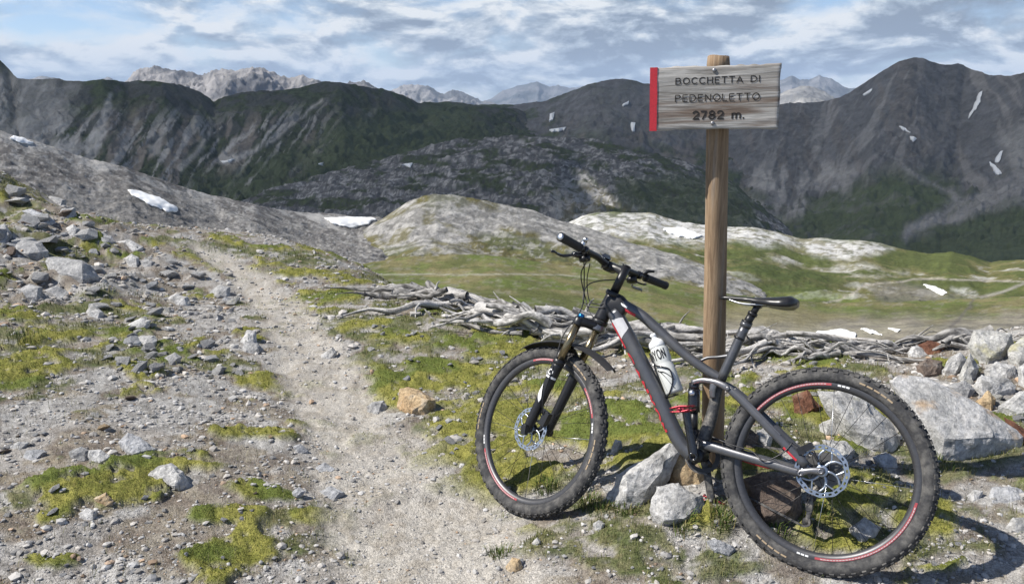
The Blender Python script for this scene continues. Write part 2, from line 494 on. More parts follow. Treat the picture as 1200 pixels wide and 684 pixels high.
layer('pale_rock_mountains', [(90, 125, 7200), (130, 105, 7200), (155, 89, 7200), (168, 82, 7200), (185, 79, 7200), (205, 79, 7200), (225, 82, 7200), (238, 86, 7200), (250, 81, 7000), (264, 82, 6900), (278, 84, 6900), (290, 81, 6900), (301, 79, 6900), (315, 82, 6900), (330, 88, 6900), (342, 88, 6900), (351, 85, 6900), (362, 91, 6900), (378, 97, 6900), (392, 101, 6900), (410, 96, 7200), (430, 99, 7200), (450, 108, 7200), (490, 122, 7200)],
      [(90, 150, 5600), (490, 150, 5600)], 1.3, 60, .75, far_disp(300, 460, 9), far_col((.33, .315, .31), (.15, .15, .16), 330, 14), .012, bump=.8)
layer('jagged_mountains', [(420, 125, 13000), (448, 116, 13000), (462, 106, 13000), (470, 101, 13000), (480, 99, 13000), (492, 98, 13000), (503, 99, 13000), (512, 105, 13000), (520, 108, 13000), (530, 104, 13000), (540, 105, 13000), (552, 110, 13000), (565, 117, 13000), (590, 124, 13000)],
      [(420, 150, 10000), (590, 150, 10000)], 1.2, 44, .75, far_disp(330, 700, 21), far_col((.33, .32, .32), (.15, .155, .165), 420, 24), .008, bump=.9)
layer('blue_mountains', [(550, 125, 21000), (575, 116, 21000), (590, 106, 21000), (605, 101, 21000), (618, 100, 21000), (630, 97, 21000), (643, 102, 21000), (655, 100, 21000), (668, 103, 21000), (690, 101, 21000), (720, 107, 21000), (760, 120, 21000)],
      [(550, 150, 17000), (760, 150, 17000)], 1.3, 36, .8, far_disp(300, 1500, 31), far_col((.08, .09, .10), (.16, .16, .17), 900, 34), .004)
layer('blue_mountains', [(860, 120, 16000), (895, 103, 16000), (915, 94, 16000), (928, 90, 16000), (938, 95, 16000), (948, 94, 16000), (960, 88, 16000), (974, 93, 16000), (988, 100, 16000), (1005, 104, 16000), (1030, 110, 16000), (1070, 125, 16000)],
      [(860, 150, 12500), (1070, 150, 12500)], 1.2, 36, .8, far_disp(300, 1100, 33), far_col((.12, .125, .135), (.24, .24, .25), 600, 36), .005)
layer('pale_rock_hill', [(870, 130, 7400), (900, 117, 7400), (920, 107, 7400), (938, 101, 7400), (948, 100, 7400), (962, 105, 7400), (985, 118, 7400), (1010, 132, 7400)],
      [(870, 150, 6000), (1010, 150, 6000)], 1.3, 36, .8, far_disp(90, 400, 41), far_col((.36, .35, .33), (.22, .22, .22), 250, 44), .012)

# ---- the shaded middle ranges
def gully(seed, lam_u, amp_px, dist, lam_n, amp_n, tilt=0.0):
    """spurs and couloirs that run down the slope, plus rough ground"""
    def f(X, Y, S, a, Bk):
        u = a * dist / lam_u + tilt * S
        w = fbm(X / lam_u * .8, Y / lam_u * .8, 3, seed + 50)
        w2 = fbm(X / lam_u * 3, Y / lam_u * 3, 4, seed + 60) - .5
        g = ridged(u + (w - .5) * 2.4 + w2 * .8, S * 1.6 + w * 1.5 + w2 * .5, 5, seed, .6) - .45
        n = fbm(X / lam_n, Y / lam_n, 6, seed + 9, .65) - .5 + .55 * (ridged(X / lam_n * 2.1 + w2, Y / lam_n * 2.1, 4, seed + 19, .6) - .45)
        fade = (1 - .8 * S ** 5)
        return (amp_px * Y / FPX * g * (1 - .35 * Bk) + amp_n * n) * fade
    return f

def ridge_col(q):
    px, py = warp(q, 30, 26, 60)
    n = fbm(q['x'] / 60, q['y'] / 60, 4, 72); fine = fbm(q['x'] / 16, q['y'] / 16, 4, 73, .65)
    sk = streaks(q, .55, 15, 62, 171); sk2 = streaks(q, .75, 7, 46, 181)
    col = mix3(np.ones((len(px), 1)) * DGRASS * .62, DGRASS * 1.15, sstep(.4, .62, fine))
    sx_, sy_ = warp(q, 9, 12, 61)
    upper = sstep(.30, .8, q['s'])
    col = mix3(col, ROCK * .45, .75 * upper * sstep(.40, .56, n))
    band = sstep(.10, .28, q['s']) * (1 - sstep(.66, .92, q['s']))
    left = 1 - sstep(330, 430, q['px'])
    col = mix3(col, BROWN * 1.25, .85 * sstep(.53, .64, sk) * band * left)
    col = mix3(col, SCREE * 1.6, .9 * sstep(.56, .64, sk2) * band * left)
    col = mix3(col, SCREE * 1.45, .92 * soft(poly_sd(px, py, [(-400, 60), (20, 85), (90, 98), (75, 120), (60, 160), (110, 170), (60, 215), (-400, 260)]), 14) * (.6 + .4 * sstep(.4, .55, sk)))
    for st_, w in (([(378, 117, 1.0), (350, 140, 1.2), (320, 165, 1.6), (290, 180, 2.6), (262, 188, 5)], .95), ([(128, 112, 3), (122, 140, 5), (108, 175, 8)], .7),
                   ([(205, 130, 2), (190, 150, 3), (180, 178, 5)], .6), ([(250, 150, 2), (232, 178, 3), (212, 198, 4)], .65), ([(285, 155, 1.5), (262, 182, 3)], .6), ([(160, 140, 2), (140, 180, 5)], .55), ([(440, 130, 3), (420, 148, 5)], .4), ([(505, 145, 3), (480, 155, 4)], .4)):
        col = mix3(col, SCREE * 1.7, w * soft(stroke_sd(sx_, sy_, st_), 2.5))
    col = mix3(col, DGRASS * 1.25, .9 * soft(poly_sd(px, py, [(200, 240), (230, 205), (300, 190), (385, 150), (460, 125), (560, 125), (560, 175), (420, 200), (330, 225), (280, 245)]), 12) * sstep(.3, .5, n + .1))
    return col
layer('mountain_ridge', [(-420, 60, 2700), (-150, 66, 2700), (-30, 66, 2800), (0, 70, 2800), (10, 80, 2800), (20, 91, 2700), (45, 93, 2700), (70, 92, 2700), (100, 96, 2700), (120, 93, 2700), (150, 95, 2800), (190, 96, 2800), (215, 100, 2900), (235, 108, 2950), (250, 118, 3000), (262, 113, 3000), (290, 107, 3050), (320, 105, 3100), (350, 103, 3150), (375, 98, 3200), (400, 97, 3200), (420, 99, 3300), (440, 103, 3400), (470, 111, 3500), (490, 119, 3600), (520, 119, 3700), (560, 123, 3800), (600, 127, 3900), (640, 140, 4000), (700, 165, 4000)],
      [(-420, 300, 1500), (0, 290, 1500), (240, 262, 1700), (320, 236, 1900), (420, 205, 2300), (560, 180, 2700), (700, 190, 3000)],
      1.35, 150, .72, gully(101, 190, 19, 2900, 80, 30, 1.6), ridge_col, .03, bump=.8)

def hill_col(q):
    px, py = warp(q, 26, 24, 63)
    n = fbm(q['x'] / 90, q['y'] / 90, 5, 82); n2 = fbm(q['x'] / 26, q['y'] / 26, 4, 83)
    col = mix3(np.ones((len(px), 1)) * DGRASS * 1.1, ROCK * .75, sstep(.42, .58, n))
    col = mix3(col, ROCK * .95, .8 * soft(poly_sd(px, py, [(640, 125), (690, 95), (730, 88), (800, 100), (900, 130), (880, 175), (740, 165), (660, 160)]), 14))
    col = mix3(col, BROWN * 1.1, .6 * sstep(.55, .64, streaks(q, .8, 26, 30, 205)) * (1 - sstep(.6, .9, q['s'])))
    col = mix3(col, ROCK * .55, .5 * sstep(.54, .64, n2))
    return col
layer('central_hill', [(430, 145, 4100), (470, 130, 4100), (500, 122, 4100), (530, 119, 4100), (560, 122, 4100), (610, 123, 4100), (640, 119, 4000), (660, 110, 4000), (690, 100, 3900), (710, 95, 3900), (730, 93, 3900), (745, 94, 3900), (760, 97, 3900), (800, 104, 3900), (850, 115, 3900), (900, 126, 3900), (960, 150, 3900), (1010, 190, 3900)],
      [(430, 215, 2300), (640, 215, 2300), (800, 250, 2200), (1010, 290, 2200)], 1.35, 90, .8, gully(121, 240, 12, 3800, 90, 34, 1.2), hill_col, .025, bump=.8)

def plateau_col(q):
    px, py = warp(q, 22, 20, 65)
    n = fbm(q['x'] / 55, q['y'] / 55, 5, 92, .6); n2 = fbm(q['x'] / 14, q['y'] / 14, 4, 93, .65)
    col = mix3(np.ones((len(px), 1)) * DGRASS * 1.0, ROCK * .75, sstep(.38, .50, n))
    col = mix3(col, SCREE * 1.5, .85 * sstep(.50, .60, n2) * sstep(.36, .5, n))
    col = mix3(col, ROCK * .35, .7 * sstep(.53, .62, fbm(q['x'] / 9 + 50, q['y'] / 9, 4, 95, .65)))
    col = mix3(col, PALE * .95, .75 * soft(poly_sd(px, py, [(635, 262), (640, 235), (655, 205), (680, 212), (705, 235), (700, 262)]), 8) * sstep(.35, .55, n2))  # patch of sunlight on the plateau front, painted as paler rock
    col = mix3(col, TAN * .9, .6 * soft(poly_sd(px, py, [(655, 262), (665, 225), (690, 215), (730, 235), (765, 255), (720, 262)]), 7) * sstep(.4, .6, 1 - n2))  # yellowish part of the same sunlit patch, put into the colour
    col = mix3(col, DGRASS * 1.3, .8 * soft(poly_sd(px, py, [(720, 215), (790, 205), (880, 215), (890, 270), (760, 265)]), 12) * sstep(.35, .5, n + .05))
    return col
def plateau_disp(X, Y, S, a, Bk):
    r = ridged(X / 130, Y / 130, 5, 131, .6) - .45
    c = ridged(X / 38, Y / 38, 3, 133, .6) - .45
    return (30 * r + 15 * c) * (1 - .5 * S ** 3) + 14 * np.exp(-((a - .03) / .07) ** 2) * np.exp(-((S - .45) / .2) ** 2)
layer('rocky_plateau', [(210, 275, 1500), (280, 240, 1700), (310, 223, 1800), (340, 213, 1900), (380, 205, 2000), (420, 193, 2100), (470, 180, 2200), (520, 166, 2300), (570, 160, 2300), (640, 160, 2300), (700, 166, 2300), (750, 176, 2200), (800, 188, 2200), (850, 208, 2100), (890, 240, 2000), (930, 275, 1900)],
      [(210, 300, 1000), (400, 290, 1000), (600, 285, 1000), (800, 290, 1000), (930, 300, 1000)], 1.3, 130, .9, plateau_disp, plateau_col, .06, bump=.9, var=.45)

def right_col(q):
    px, py = warp(q, 26, 26, 67)
    n = fbm(q['x'] / 110, q['y'] / 110, 5, 142); n2 = fbm(q['x'] / 24, q['y'] / 24, 4, 143)
    u = q['a'] * 3300 / 120
    streak = fbm(u + (fbm(q['x'] / 200, q['y'] / 200, 3, 8) - .5) * 2, q['s'] * 1.3, 4, 144, .6)
    sk = streaks(q, -.45, 14, 70, 191); sk2 = streaks(q, .5, 9, 50, 195)
    col = mix3(np.ones((len(px), 1)) * ROCK * .80, BROWN * .85, .5 * sstep(.5, .62, sk))
    col = mix3(col, ROCK * .5, .6 * sstep(.52, .64, n2))
    col = mix3(col, SCREE * 1.05, .6 * sstep(.56, .66, np.where(q['px'] > 1075, sk, sk2)))
    col = mix3(col, DGRASS * 1.05, .85 * sstep(.46, .6, n) * (1 - sstep(.42, .62, q['s'])))
    g1 = (.55 + .45 * sstep(.36, .5, n2)) * soft(poly_sd(px, py, [(790, 315), (850, 262), (905, 262), (985, 225), (1040, 205), (1105, 205), (1130, 230), (1060, 262), (1055, 300)]), 9)
    col = mix3(col, DGRASS * 1.5, .92 * g1)
    col = mix3(col, DGRASS * 1.4, .92 * soft(poly_sd(px, py, [(1062, 285), (1120, 262), (1200, 245), (1400, 235), (1400, 330), (1070, 330)]), 9))
    sc = np.maximum(soft(poly_sd(px, py, [(1056, 286), (1058, 268), (1085, 252), (1120, 238), (1200, 205), (1400, 150), (1400, 215), (1200, 238), (1130, 258), (1080, 270)]), 5), 0)
    col = mix3(col, SCREE * 1.15, .92 * sc * (.55 + .45 * sstep(.4, .56, streaks(q, 2.0, 9, 30, 215))))
    col = mix3(col, SCREE * 1.1, .85 * soft(stroke_sd(px, py, [(1125, 232, 4), (1095, 215, 2), (1070, 200, 2), (1050, 190, 2)]), 3))
    col = mix3(col, SCREE * 1.25, .85 * soft(poly_sd(px, py, [(870, 200), (900, 190), (960, 190), (1005, 195), (990, 225), (960, 222), (945, 250), (925, 262), (890, 262), (900, 235)]), 8) * sstep(.42, .58, fbm(q['px'] / 9, q['py'] / 18, 4, 145)))
    col = mix3(col, SCREE * 1.2, .75 * soft(stroke_sd(px, py, [(890, 258, 4), (880, 235, 3), (868, 215, 3)]), 3))
    col = mix3(col, PALE * .8, .6 * soft(poly_sd(px, py, [(1165, 160), (1205, 140), (1300, 120), (1300, 200), (1205, 195), (1180, 190)]), 10))  # sun on this flank painted in as a paler tone
    return col
def right_disp(X, Y, S, a, Bk):
    f = gully(151, 230, 14, 3300, 90, 34, -1.8)(X, Y, S, a, Bk)
    low = sstep(.0, .3, S)
    return f * (.35 + .65 * low)
layer('right_mountain', [(760, 240, 3300), (800, 190, 3400), (840, 160, 3500), (870, 140, 3600), (900, 124, 3600), (940, 121, 3600), (970, 118, 3600), (985, 113, 3500), (1000, 104, 3500), (1015, 95, 3500), (1030, 86, 3400), (1045, 77, 3400), (1060, 70, 3400), (1072, 66, 3400), (1082, 67, 3400), (1095, 73, 3400), (1108, 77, 3400), (1122, 74, 3400), (1132, 79, 3400), (1145, 84, 3300), (1160, 88, 3200), (1180, 88, 3100), (1200, 86, 3000), (1300, 76, 2800), (1600, 40, 2500)],
      [(760, 320, 1500), (900, 330, 1300), (1100, 335, 1200), (1600, 330, 1200)], 1.35, 160, .72, right_disp, right_col, .03, bump=.8)

# ---- the sunlit hills close by
def scree_col(q):
    px, py = warp(q, 14, 14, 167)
    n = fbm(q['x'] / 12, q['y'] / 12, 5, 162, .6); n2 = fbm(q['x'] / 2.5, q['y'] / 2.5, 4, 163, .65)
    col = mix3(np.ones((len(px), 1)) * np.array([.165, .158, .152]), np.array([.275, .266, .254]), sstep(.40, .60, n))
    col = mix3(col, np.array([.105, .10, .098]), .75 * sstep(.54, .64, n2))
    col = mix3(col, np.array([.40, .39, .38]), .65 * sstep(.58, .66, fbm(q['x'] / 1.6 + 70, q['y'] / 1.6, 4, 164, .65)))
    for cl in ([(218, 240), (236, 238), (250, 250), (232, 254)], [(140, 228), (152, 224), (166, 238), (152, 240)], [(100, 222), (130, 226), (128, 240), (104, 234)]):
        col = mix3(col, mix3(np.ones((len(px), 1)) * np.array([.08, .08, .08]), np.array([.33, .325, .32]), sstep(.45, .55, n2)), .85 * soft(poly_sd(px, py, cl), 6))
    col = mix3(col, np.array([.46, .45, .435]), .7 * soft(stroke_sd(px, py, [(0, 156, 4), (100, 188, 5), (200, 218, 6), (300, 243, 6), (400, 262, 8)]), 7) * sstep(.4, .6, n))
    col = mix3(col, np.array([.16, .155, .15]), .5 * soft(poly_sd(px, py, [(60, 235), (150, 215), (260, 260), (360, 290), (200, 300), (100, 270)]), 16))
    return col
def scree_disp(X, Y, S, a, Bk):
    return ((fbm(X / 22, Y / 22, 5, 171, .55) - .5) * 5 + (ridged(X / 5, Y / 5, 4, 172) - .45) * 1.9) * (1 - .7 * S ** 4)
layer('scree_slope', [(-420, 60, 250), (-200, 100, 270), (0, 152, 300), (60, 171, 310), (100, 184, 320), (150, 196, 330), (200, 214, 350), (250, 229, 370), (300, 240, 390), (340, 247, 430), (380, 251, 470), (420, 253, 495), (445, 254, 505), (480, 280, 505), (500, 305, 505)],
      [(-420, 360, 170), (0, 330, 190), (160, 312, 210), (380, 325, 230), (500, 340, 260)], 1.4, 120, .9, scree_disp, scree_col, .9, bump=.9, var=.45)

def knoll_col(q):
    px, py = warp(q, 22, 18, 187)
    n = fbm(q['x'] / 20, q['y'] / 20, 5, 182, .6); n2 = fbm(q['x'] / 4, q['y'] / 4, 4, 183, .65)
    rock = mix3(np.ones((len(px), 1)) * np.array([.21, .205, .195]), np.array([.36, .35, .335]), sstep(.42, .6, n2))
    g = mix3(np.ones((len(px), 1)) * np.array([.085, .095, .034]), np.array([.135, .122, .055]), sstep(.4, .6, n))
    gm = .75 * sstep(.47, .58, n) + .9 * soft(poly_sd(px, py, [(545, 305), (560, 275), (600, 270), (650, 285), (720, 300), (740, 322), (600, 312)]), 8)
    gm = gm + .8 * soft(poly_sd(px, py, [(410, 310), (430, 285), (480, 290), (540, 300), (540, 315)]), 8)
    gm = gm + .5 * soft(poly_sd(px, py, [(480, 225), (540, 222), (590, 240), (500, 245)]), 7)
    gm = gm - .9 * soft(poly_sd(px, py, [(560, 240), (640, 250), (760, 290), (850, 320), (760, 315), (650, 285), (590, 265)]), 9)
    return mix3(rock, g, np.clip(gm, 0, 1) * (1 - .55 * sstep(.52, .66, n2)))
def knoll_disp(X, Y, S, a, Bk):
    return ((fbm(X / 45, Y / 45, 4, 191) - .5) * 12 + (ridged(X / 9, Y / 9, 4, 192, .6) - .45) * 2.2) * (1 - .7 * S ** 4)
layer('rocky_knoll', [(330, 310, 430), (380, 296, 440), (400, 284, 445), (430, 268, 450), (455, 252, 455), (480, 235, 460), (495, 228, 460), (510, 225, 460), (535, 228, 465), (560, 232, 470), (582, 236, 475), (618, 244, 480), (642, 254, 480), (690, 268, 480), (740, 284, 470), (790, 298, 460), (850, 318, 450), (900, 340, 440)],
      [(330, 325, 330), (500, 318, 330), (740, 335, 330), (900, 360, 330)], 1.4, 90, .95, knoll_disp, knoll_col, .5, bump=.8, var=.4)

def lime_col(q):
    px, py = warp(q, 22, 20, 207)
    n = fbm(q['x'] / 30, q['y'] / 30, 5, 202, .6); n2 = fbm(q['x'] / 6, q['y'] / 6, 4, 203, .65)
    g = mix3(np.ones((len(px), 1)) * np.array([.088, .105, .034]), np.array([.155, .145, .062]), sstep(.4, .6, n))
    pale = mix3(np.ones((len(px), 1)) * np.array([.36, .35, .335]), np.array([.55, .545, .53]), sstep(.4, .6, n2))
    m = soft(poly_sd(px, py, [(640, 280), (680, 252), (760, 248), (830, 262), (890, 264), (960, 290), (900, 288), (860, 280), (820, 290), (740, 280)]), 7)
    m = np.maximum(m, soft(poly_sd(px, py, [(940, 280), (1000, 282), (1050, 290), (1030, 300), (980, 300), (950, 296)]), 6))
    m = np.maximum(m, .75 * soft(poly_sd(px, py, [(880, 300), (950, 300), (1000, 310), (1060, 322), (1010, 322), (930, 312)]), 7) * sstep(.42, .55, n))
    m = np.maximum(m, .6 * sstep(.6, .68, n))
    m = np.maximum(m, .6 * soft(poly_sd(px, py, [(1110, 335), (1140, 338), (1145, 347), (1115, 345)]), 4))
    col = mix3(g, pale, np.clip(m, 0, 1) * (.45 + .55 * sstep(.36, .5, n2)))
    col = mix3(col, np.array([.17, .16, .14]), .7 * soft(poly_sd(px, py, [(1020, 330), (1080, 335), (1130, 352), (1090, 364), (1030, 352)]), 7))
    col = mix3(col, np.array([.05, .07, .024]), .55 * soft(poly_sd(px, py, [(850, 300), (900, 312), (960, 322), (1010, 330), (960, 345), (860, 338)]), 9))
    col = mix3(col, BRIGHT * .8, .6 * soft(poly_sd(px, py, [(900, 345), (960, 340), (1030, 358), (1020, 366), (940, 362)]), 7) * sstep(.35, .5, n))
    col = mix3(col, np.array([.36, .33, .29]), .9 * soft(stroke_sd(q['px'], q['py'], [(962, 356, .8), (985, 351, .8), (1002, 342, .8), (1012, 335, .8), (1030, 332, .8), (1058, 330, .8), (1070, 327, .8), (1100, 327, .8), (1200, 330, .8)]), 1.0))
    col = mix3(col, np.array([.30, .28, .26]), .8 * soft(stroke_sd(q['px'], q['py'], [(1200, 332, 1.4), (1175, 342, 1.4), (1150, 348, 1.5)]), 1.5))
    return col
def lime_disp(X, Y, S, a, Bk):
    return ((fbm(X / 70, Y / 70, 4, 211) - .5) * 14 + (ridged(X / 14, Y / 14, 4, 212, .6) - .45) * 2.6) * (1 - .7 * S ** 4)
layer('limestone_hill', [(600, 290, 640), (640, 272, 650), (682, 253, 660), (700, 250, 660), (760, 250, 670), (800, 261, 670), (852, 267, 660), (885, 267, 650), (915, 273, 650), (942, 279, 650), (969, 279, 650), (1011, 282, 640), (1047, 288, 640), (1080, 295, 630), (1116, 294, 620), (1140, 300, 620), (1161, 306, 620), (1200, 303, 600), (1300, 290, 560), (1600, 260, 500)],
      [(600, 330, 400), (760, 345, 360), (900, 372, 300), (1000, 378, 300), (1200, 372, 300), (1600, 360, 300)], 1.4, 110, .95, lime_disp, lime_col, .35, bump=.8, var=.4)

def meadow_col(q):
    px, py = warp(q, 24, 22, 227)
    n = fbm(q['x'] / 24, q['y'] / 24, 5, 222, .6); n2 = fbm(q['x'] / 3, q['y'] / 3, 4, 223, .65); n3 = fbm(q['x'] / 9, q['y'] / 9, 4, 224, .6)
    col = mix3(np.ones((len(px), 1)) * np.array([.100, .110, .040]), np.array([.178, .160, .078]), sstep(.38, .6, n))
    col = mix3(col, np.array([.11, .15, .035]), .55 * sstep(.5, .64, n3))
    col = mix3(col, np.array([.24, .225, .20]), .4 * sstep(.60, .70, n2))
    bare = soft(poly_sd(px, py, [(820, 372), (900, 360), (1000, 372), (1090, 372), (1210, 366), (1300, 420), (1000, 420), (840, 420)]), 10)
    col = mix3(col, mix3(np.ones((len(px), 1)) * np.array([.185, .17, .148]), np.array([.27, .245, .20]), sstep(.4, .6, n3)), .85 * bare)
    col = mix3(col, TAN * .95, .7 * soft(poly_sd(px, py, [(850, 355), (940, 358), (1000, 372), (950, 380), (850, 378)]), 7) * (1 - .4 * n2))
    col = mix3(col, np.array([.12, .11, .10]), .8 * soft(stroke_sd(px, py, [(1146, 350, 1.5), (1130, 362, 1.5), (1120, 376, 1.5), (1112, 388, 2)]), 1.5))
    col = mix3(col, np.array([.34, .33, .28]), .8 * soft(stroke_sd(q['px'], q['py'], [(438, 322, .5), (500, 321, .6), (540, 322, .7), (600, 321, .5), (660, 322, .5), (700, 327, .5)]), .9))
    return col
def meadow_disp(X, Y, S, a, Bk):
    near = sstep(40, 120, Y)
    return ((fbm(X / 60, Y / 60, 3, 231) - .5) * 9 + (fbm(X / 14, Y / 14, 4, 232) - .5) * 2.2) * (1 - .8 * S ** 3) * near
layer('meadow', [(-420, 330, 240), (300, 320, 280), (400, 312, 300), (440, 306, 310), (498, 300, 320), (551, 297, 320), (586, 300, 320), (645, 308, 320), (738, 318, 320), (800, 330, 310), (860, 345, 300), (900, 351, 290), (960, 356, 290), (1050, 354, 290), (1150, 350, 290), (1200, 348, 290), (1600, 340, 280)],
      [(-420, 560, 22), (300, 540, 22), (600, 540, 22), (900, 540, 22), (1600, 540, 22)], 2.2, 150, 1.6, meadow_disp, meadow_col, 1.1, back=.8, bump=.7, var=.5, back_slope=.42)

# land below and beyond everything
def base_land():
    r = np.array([0, 60, 400, 1500, 4000, 10000, 30000, 60000.0]); a = np.linspace(0, 2 * np.pi, 97)
    z = np.array([-30, -60, -160, -420, -620, -900, -1200, -1200.0])
    V = np.stack([r[:, None] * np.cos(a), r[:, None] * np.sin(a), z[:, None] + 0 * a], -1).reshape(-1, 3)
    n = fbm(V[:, 0] / 900, V[:, 1] / 900, 4, 5)
    col = mix3(np.ones((len(V), 1)) * DGRASS * 1.3, ROCK, sstep(.4, .6, n))
    o = obj('terrain', mesh_np('terrain', V, grid_faces(len(r), len(a)), col), terrain_mat('terrain_surface', .02))
    tag(o, kind='structure')
base_land()
# ------------------------------------------------------------------ the pass: near ground
GC = [  # pixel and distance of points on the ground
    (985, 677, 2.43), (628, 608, 2.99), (0, 684, 2.36), (300, 684, 2.42), (600, 684, 2.43), (1200, 684, 2.36),
    (0, 560, 3.02), (300, 560, 3.2), (480, 600, 3.05), (1200, 575, 2.94), (836, 540, 3.05), (1050, 560, 3.05),
    (0, 440, 4.4), (300, 440, 4.9), (600, 450, 4.85), (760, 455, 4.55), (1200, 450, 4.2), (1000, 450, 4.35),
    (0, 330, 6.8), (200, 335, 8.0), (400, 345, 8.0), (560, 360, 7.6), (600, 372, 7.0), (650, 383, 6.6), (740, 395, 6.2), (860, 400, 5.9), (1000, 404, 5.7), (1120, 398, 5.6), (1200, 385, 5.4),
    (0, 260, 9.0), (150, 282, 12.5), (240, 290, 14.5), (330, 294, 13.8), (385, 303, 12.2), (440, 320, 10.3), (520, 347, 8.4),
    (0, 203, 12.0), (60, 236, 12.3), (100, 256, 12.6), (-200, 150, 13.0), (-300, 300, 7.5), (1500, 380, 5.3), (1500, 560, 2.9), (-300, 560, 3.0)]
_gp = [P(*g) for g in GC]
for px, py, Y in [(0, 203, 12.0), (60, 236, 12.3), (100, 256, 12.6), (150, 282, 12.5), (240, 290, 14.5), (330, 294, 13.8), (385, 303, 12.2), (440, 320, 10.3), (520, 347, 8.4), (560, 360, 7.6), (600, 372, 7.0), (650, 383, 6.6), (740, 395, 6.2), (860, 400, 5.9), (1000, 404, 5.7), (1120, 398, 5.6), (1200, 385, 5.4), (1500, 380, 5.3), (-200, 150, 13.0)]:
    p = P(px, py, Y)
    for k, drop in ((1.25, .42), (2.2, .42)):
        q = p * np.array([k, k, 1]); q[2] = p[2] - drop * Y * (k - 1); _gp.append(q)
_gp += [np.array(v, float) for v in [(-5, 0, .25), (0, 0, .0), (5, 0, .05), (-5, -5, .3), (5, -5, .1), (0, -5, 0)]]
_gp = np.array(_gp)
def _phi(r2): return np.where(r2 > 1e-9, .5 * r2 * np.log(r2 + 1e-12), 0)
def _tps(p, lam=0.02):
    n = len(p); r2 = ((p[:, None, :2] - p[None, :, :2]) ** 2).sum(-1)
    A = np.zeros((n + 3, n + 3)); A[:n, :n] = _phi(r2) + lam * np.eye(n); Q = np.c_[np.ones(n), p[:, :2]]
    A[:n, n:] = Q; A[n:, :n] = Q.T
    return np.linalg.solve(A, np.r_[p[:, 2], 0, 0, 0])
_w = _tps(_gp)
def ground_base(x, y):
    x = np.asarray(x, float); y = np.asarray(y, float)
    out = _w[-3] + _w[-2] * x + _w[-1] * y
    for (gx, gy, _), w in zip(_gp, _w[:-3]): out = out + w * _phi((x - gx) ** 2 + (y - gy) ** 2)
    return out

PATH = [(225, 287, 5), (245, 297, 9), (275, 315, 13), (310, 345, 19), (340, 378, 27), (365, 420, 36), (388, 460, 46), (405, 500, 50), (425, 545, 56), (470, 605, 78), (515, 684, 112), (530, 720, 125)]
MOSS = [(295, 513, 56, 12), (272, 607, 46, 15), (300, 576, 50, 8), (165, 548, 82, 9), (375, 595, 40, 10), (535, 440, 68, 14), (600, 415, 60, 12), (470, 397, 38, 7), (500, 430, 50, 10),
        (520, 536, 46, 9), (548, 503, 60, 12), (545, 562, 44, 12), (1085, 600, 42, 24), (1000, 575, 50, 20), (730, 480, 45, 14), (690, 500, 40, 14), (745, 510, 50, 12), (650, 450, 40, 12), (640, 500, 40, 14), (610, 545, 40, 10),
        (1010, 500, 40, 14), (960, 470, 40, 10), (470, 470, 40, 10), (60, 660, 30, 6), (430, 380, 40, 8), (400, 350, 30, 6), (350, 320, 40, 6), (590, 480, 45, 14), (660, 425, 40, 8), (1110, 660, 30, 6), (990, 530, 40, 12)]
GRASSP = [(40, 448, 70, 10), (30, 400, 60, 14), (90, 385, 40, 9), (110, 345, 30, 6), (60, 300, 30, 7), (640, 570, 46, 14), (590, 600, 40, 8), (760, 640, 90, 16), (700, 650, 60, 14), (690, 625, 50, 10), (860, 670, 50, 10), (860, 600, 50, 14), (700, 600, 60, 10), (830, 655, 60, 10),
          (300, 295, 60, 6), (200, 282, 40, 5), (360, 305, 40, 6), (590, 430, 60, 12), (100, 225, 40, 8), (20, 215, 30, 14), (660, 560, 50, 16), (1130, 540, 70, 14), (950, 640, 60, 10), (1180, 530, 40, 12), (130, 590, 30, 12), (600, 440, 40, 10)]
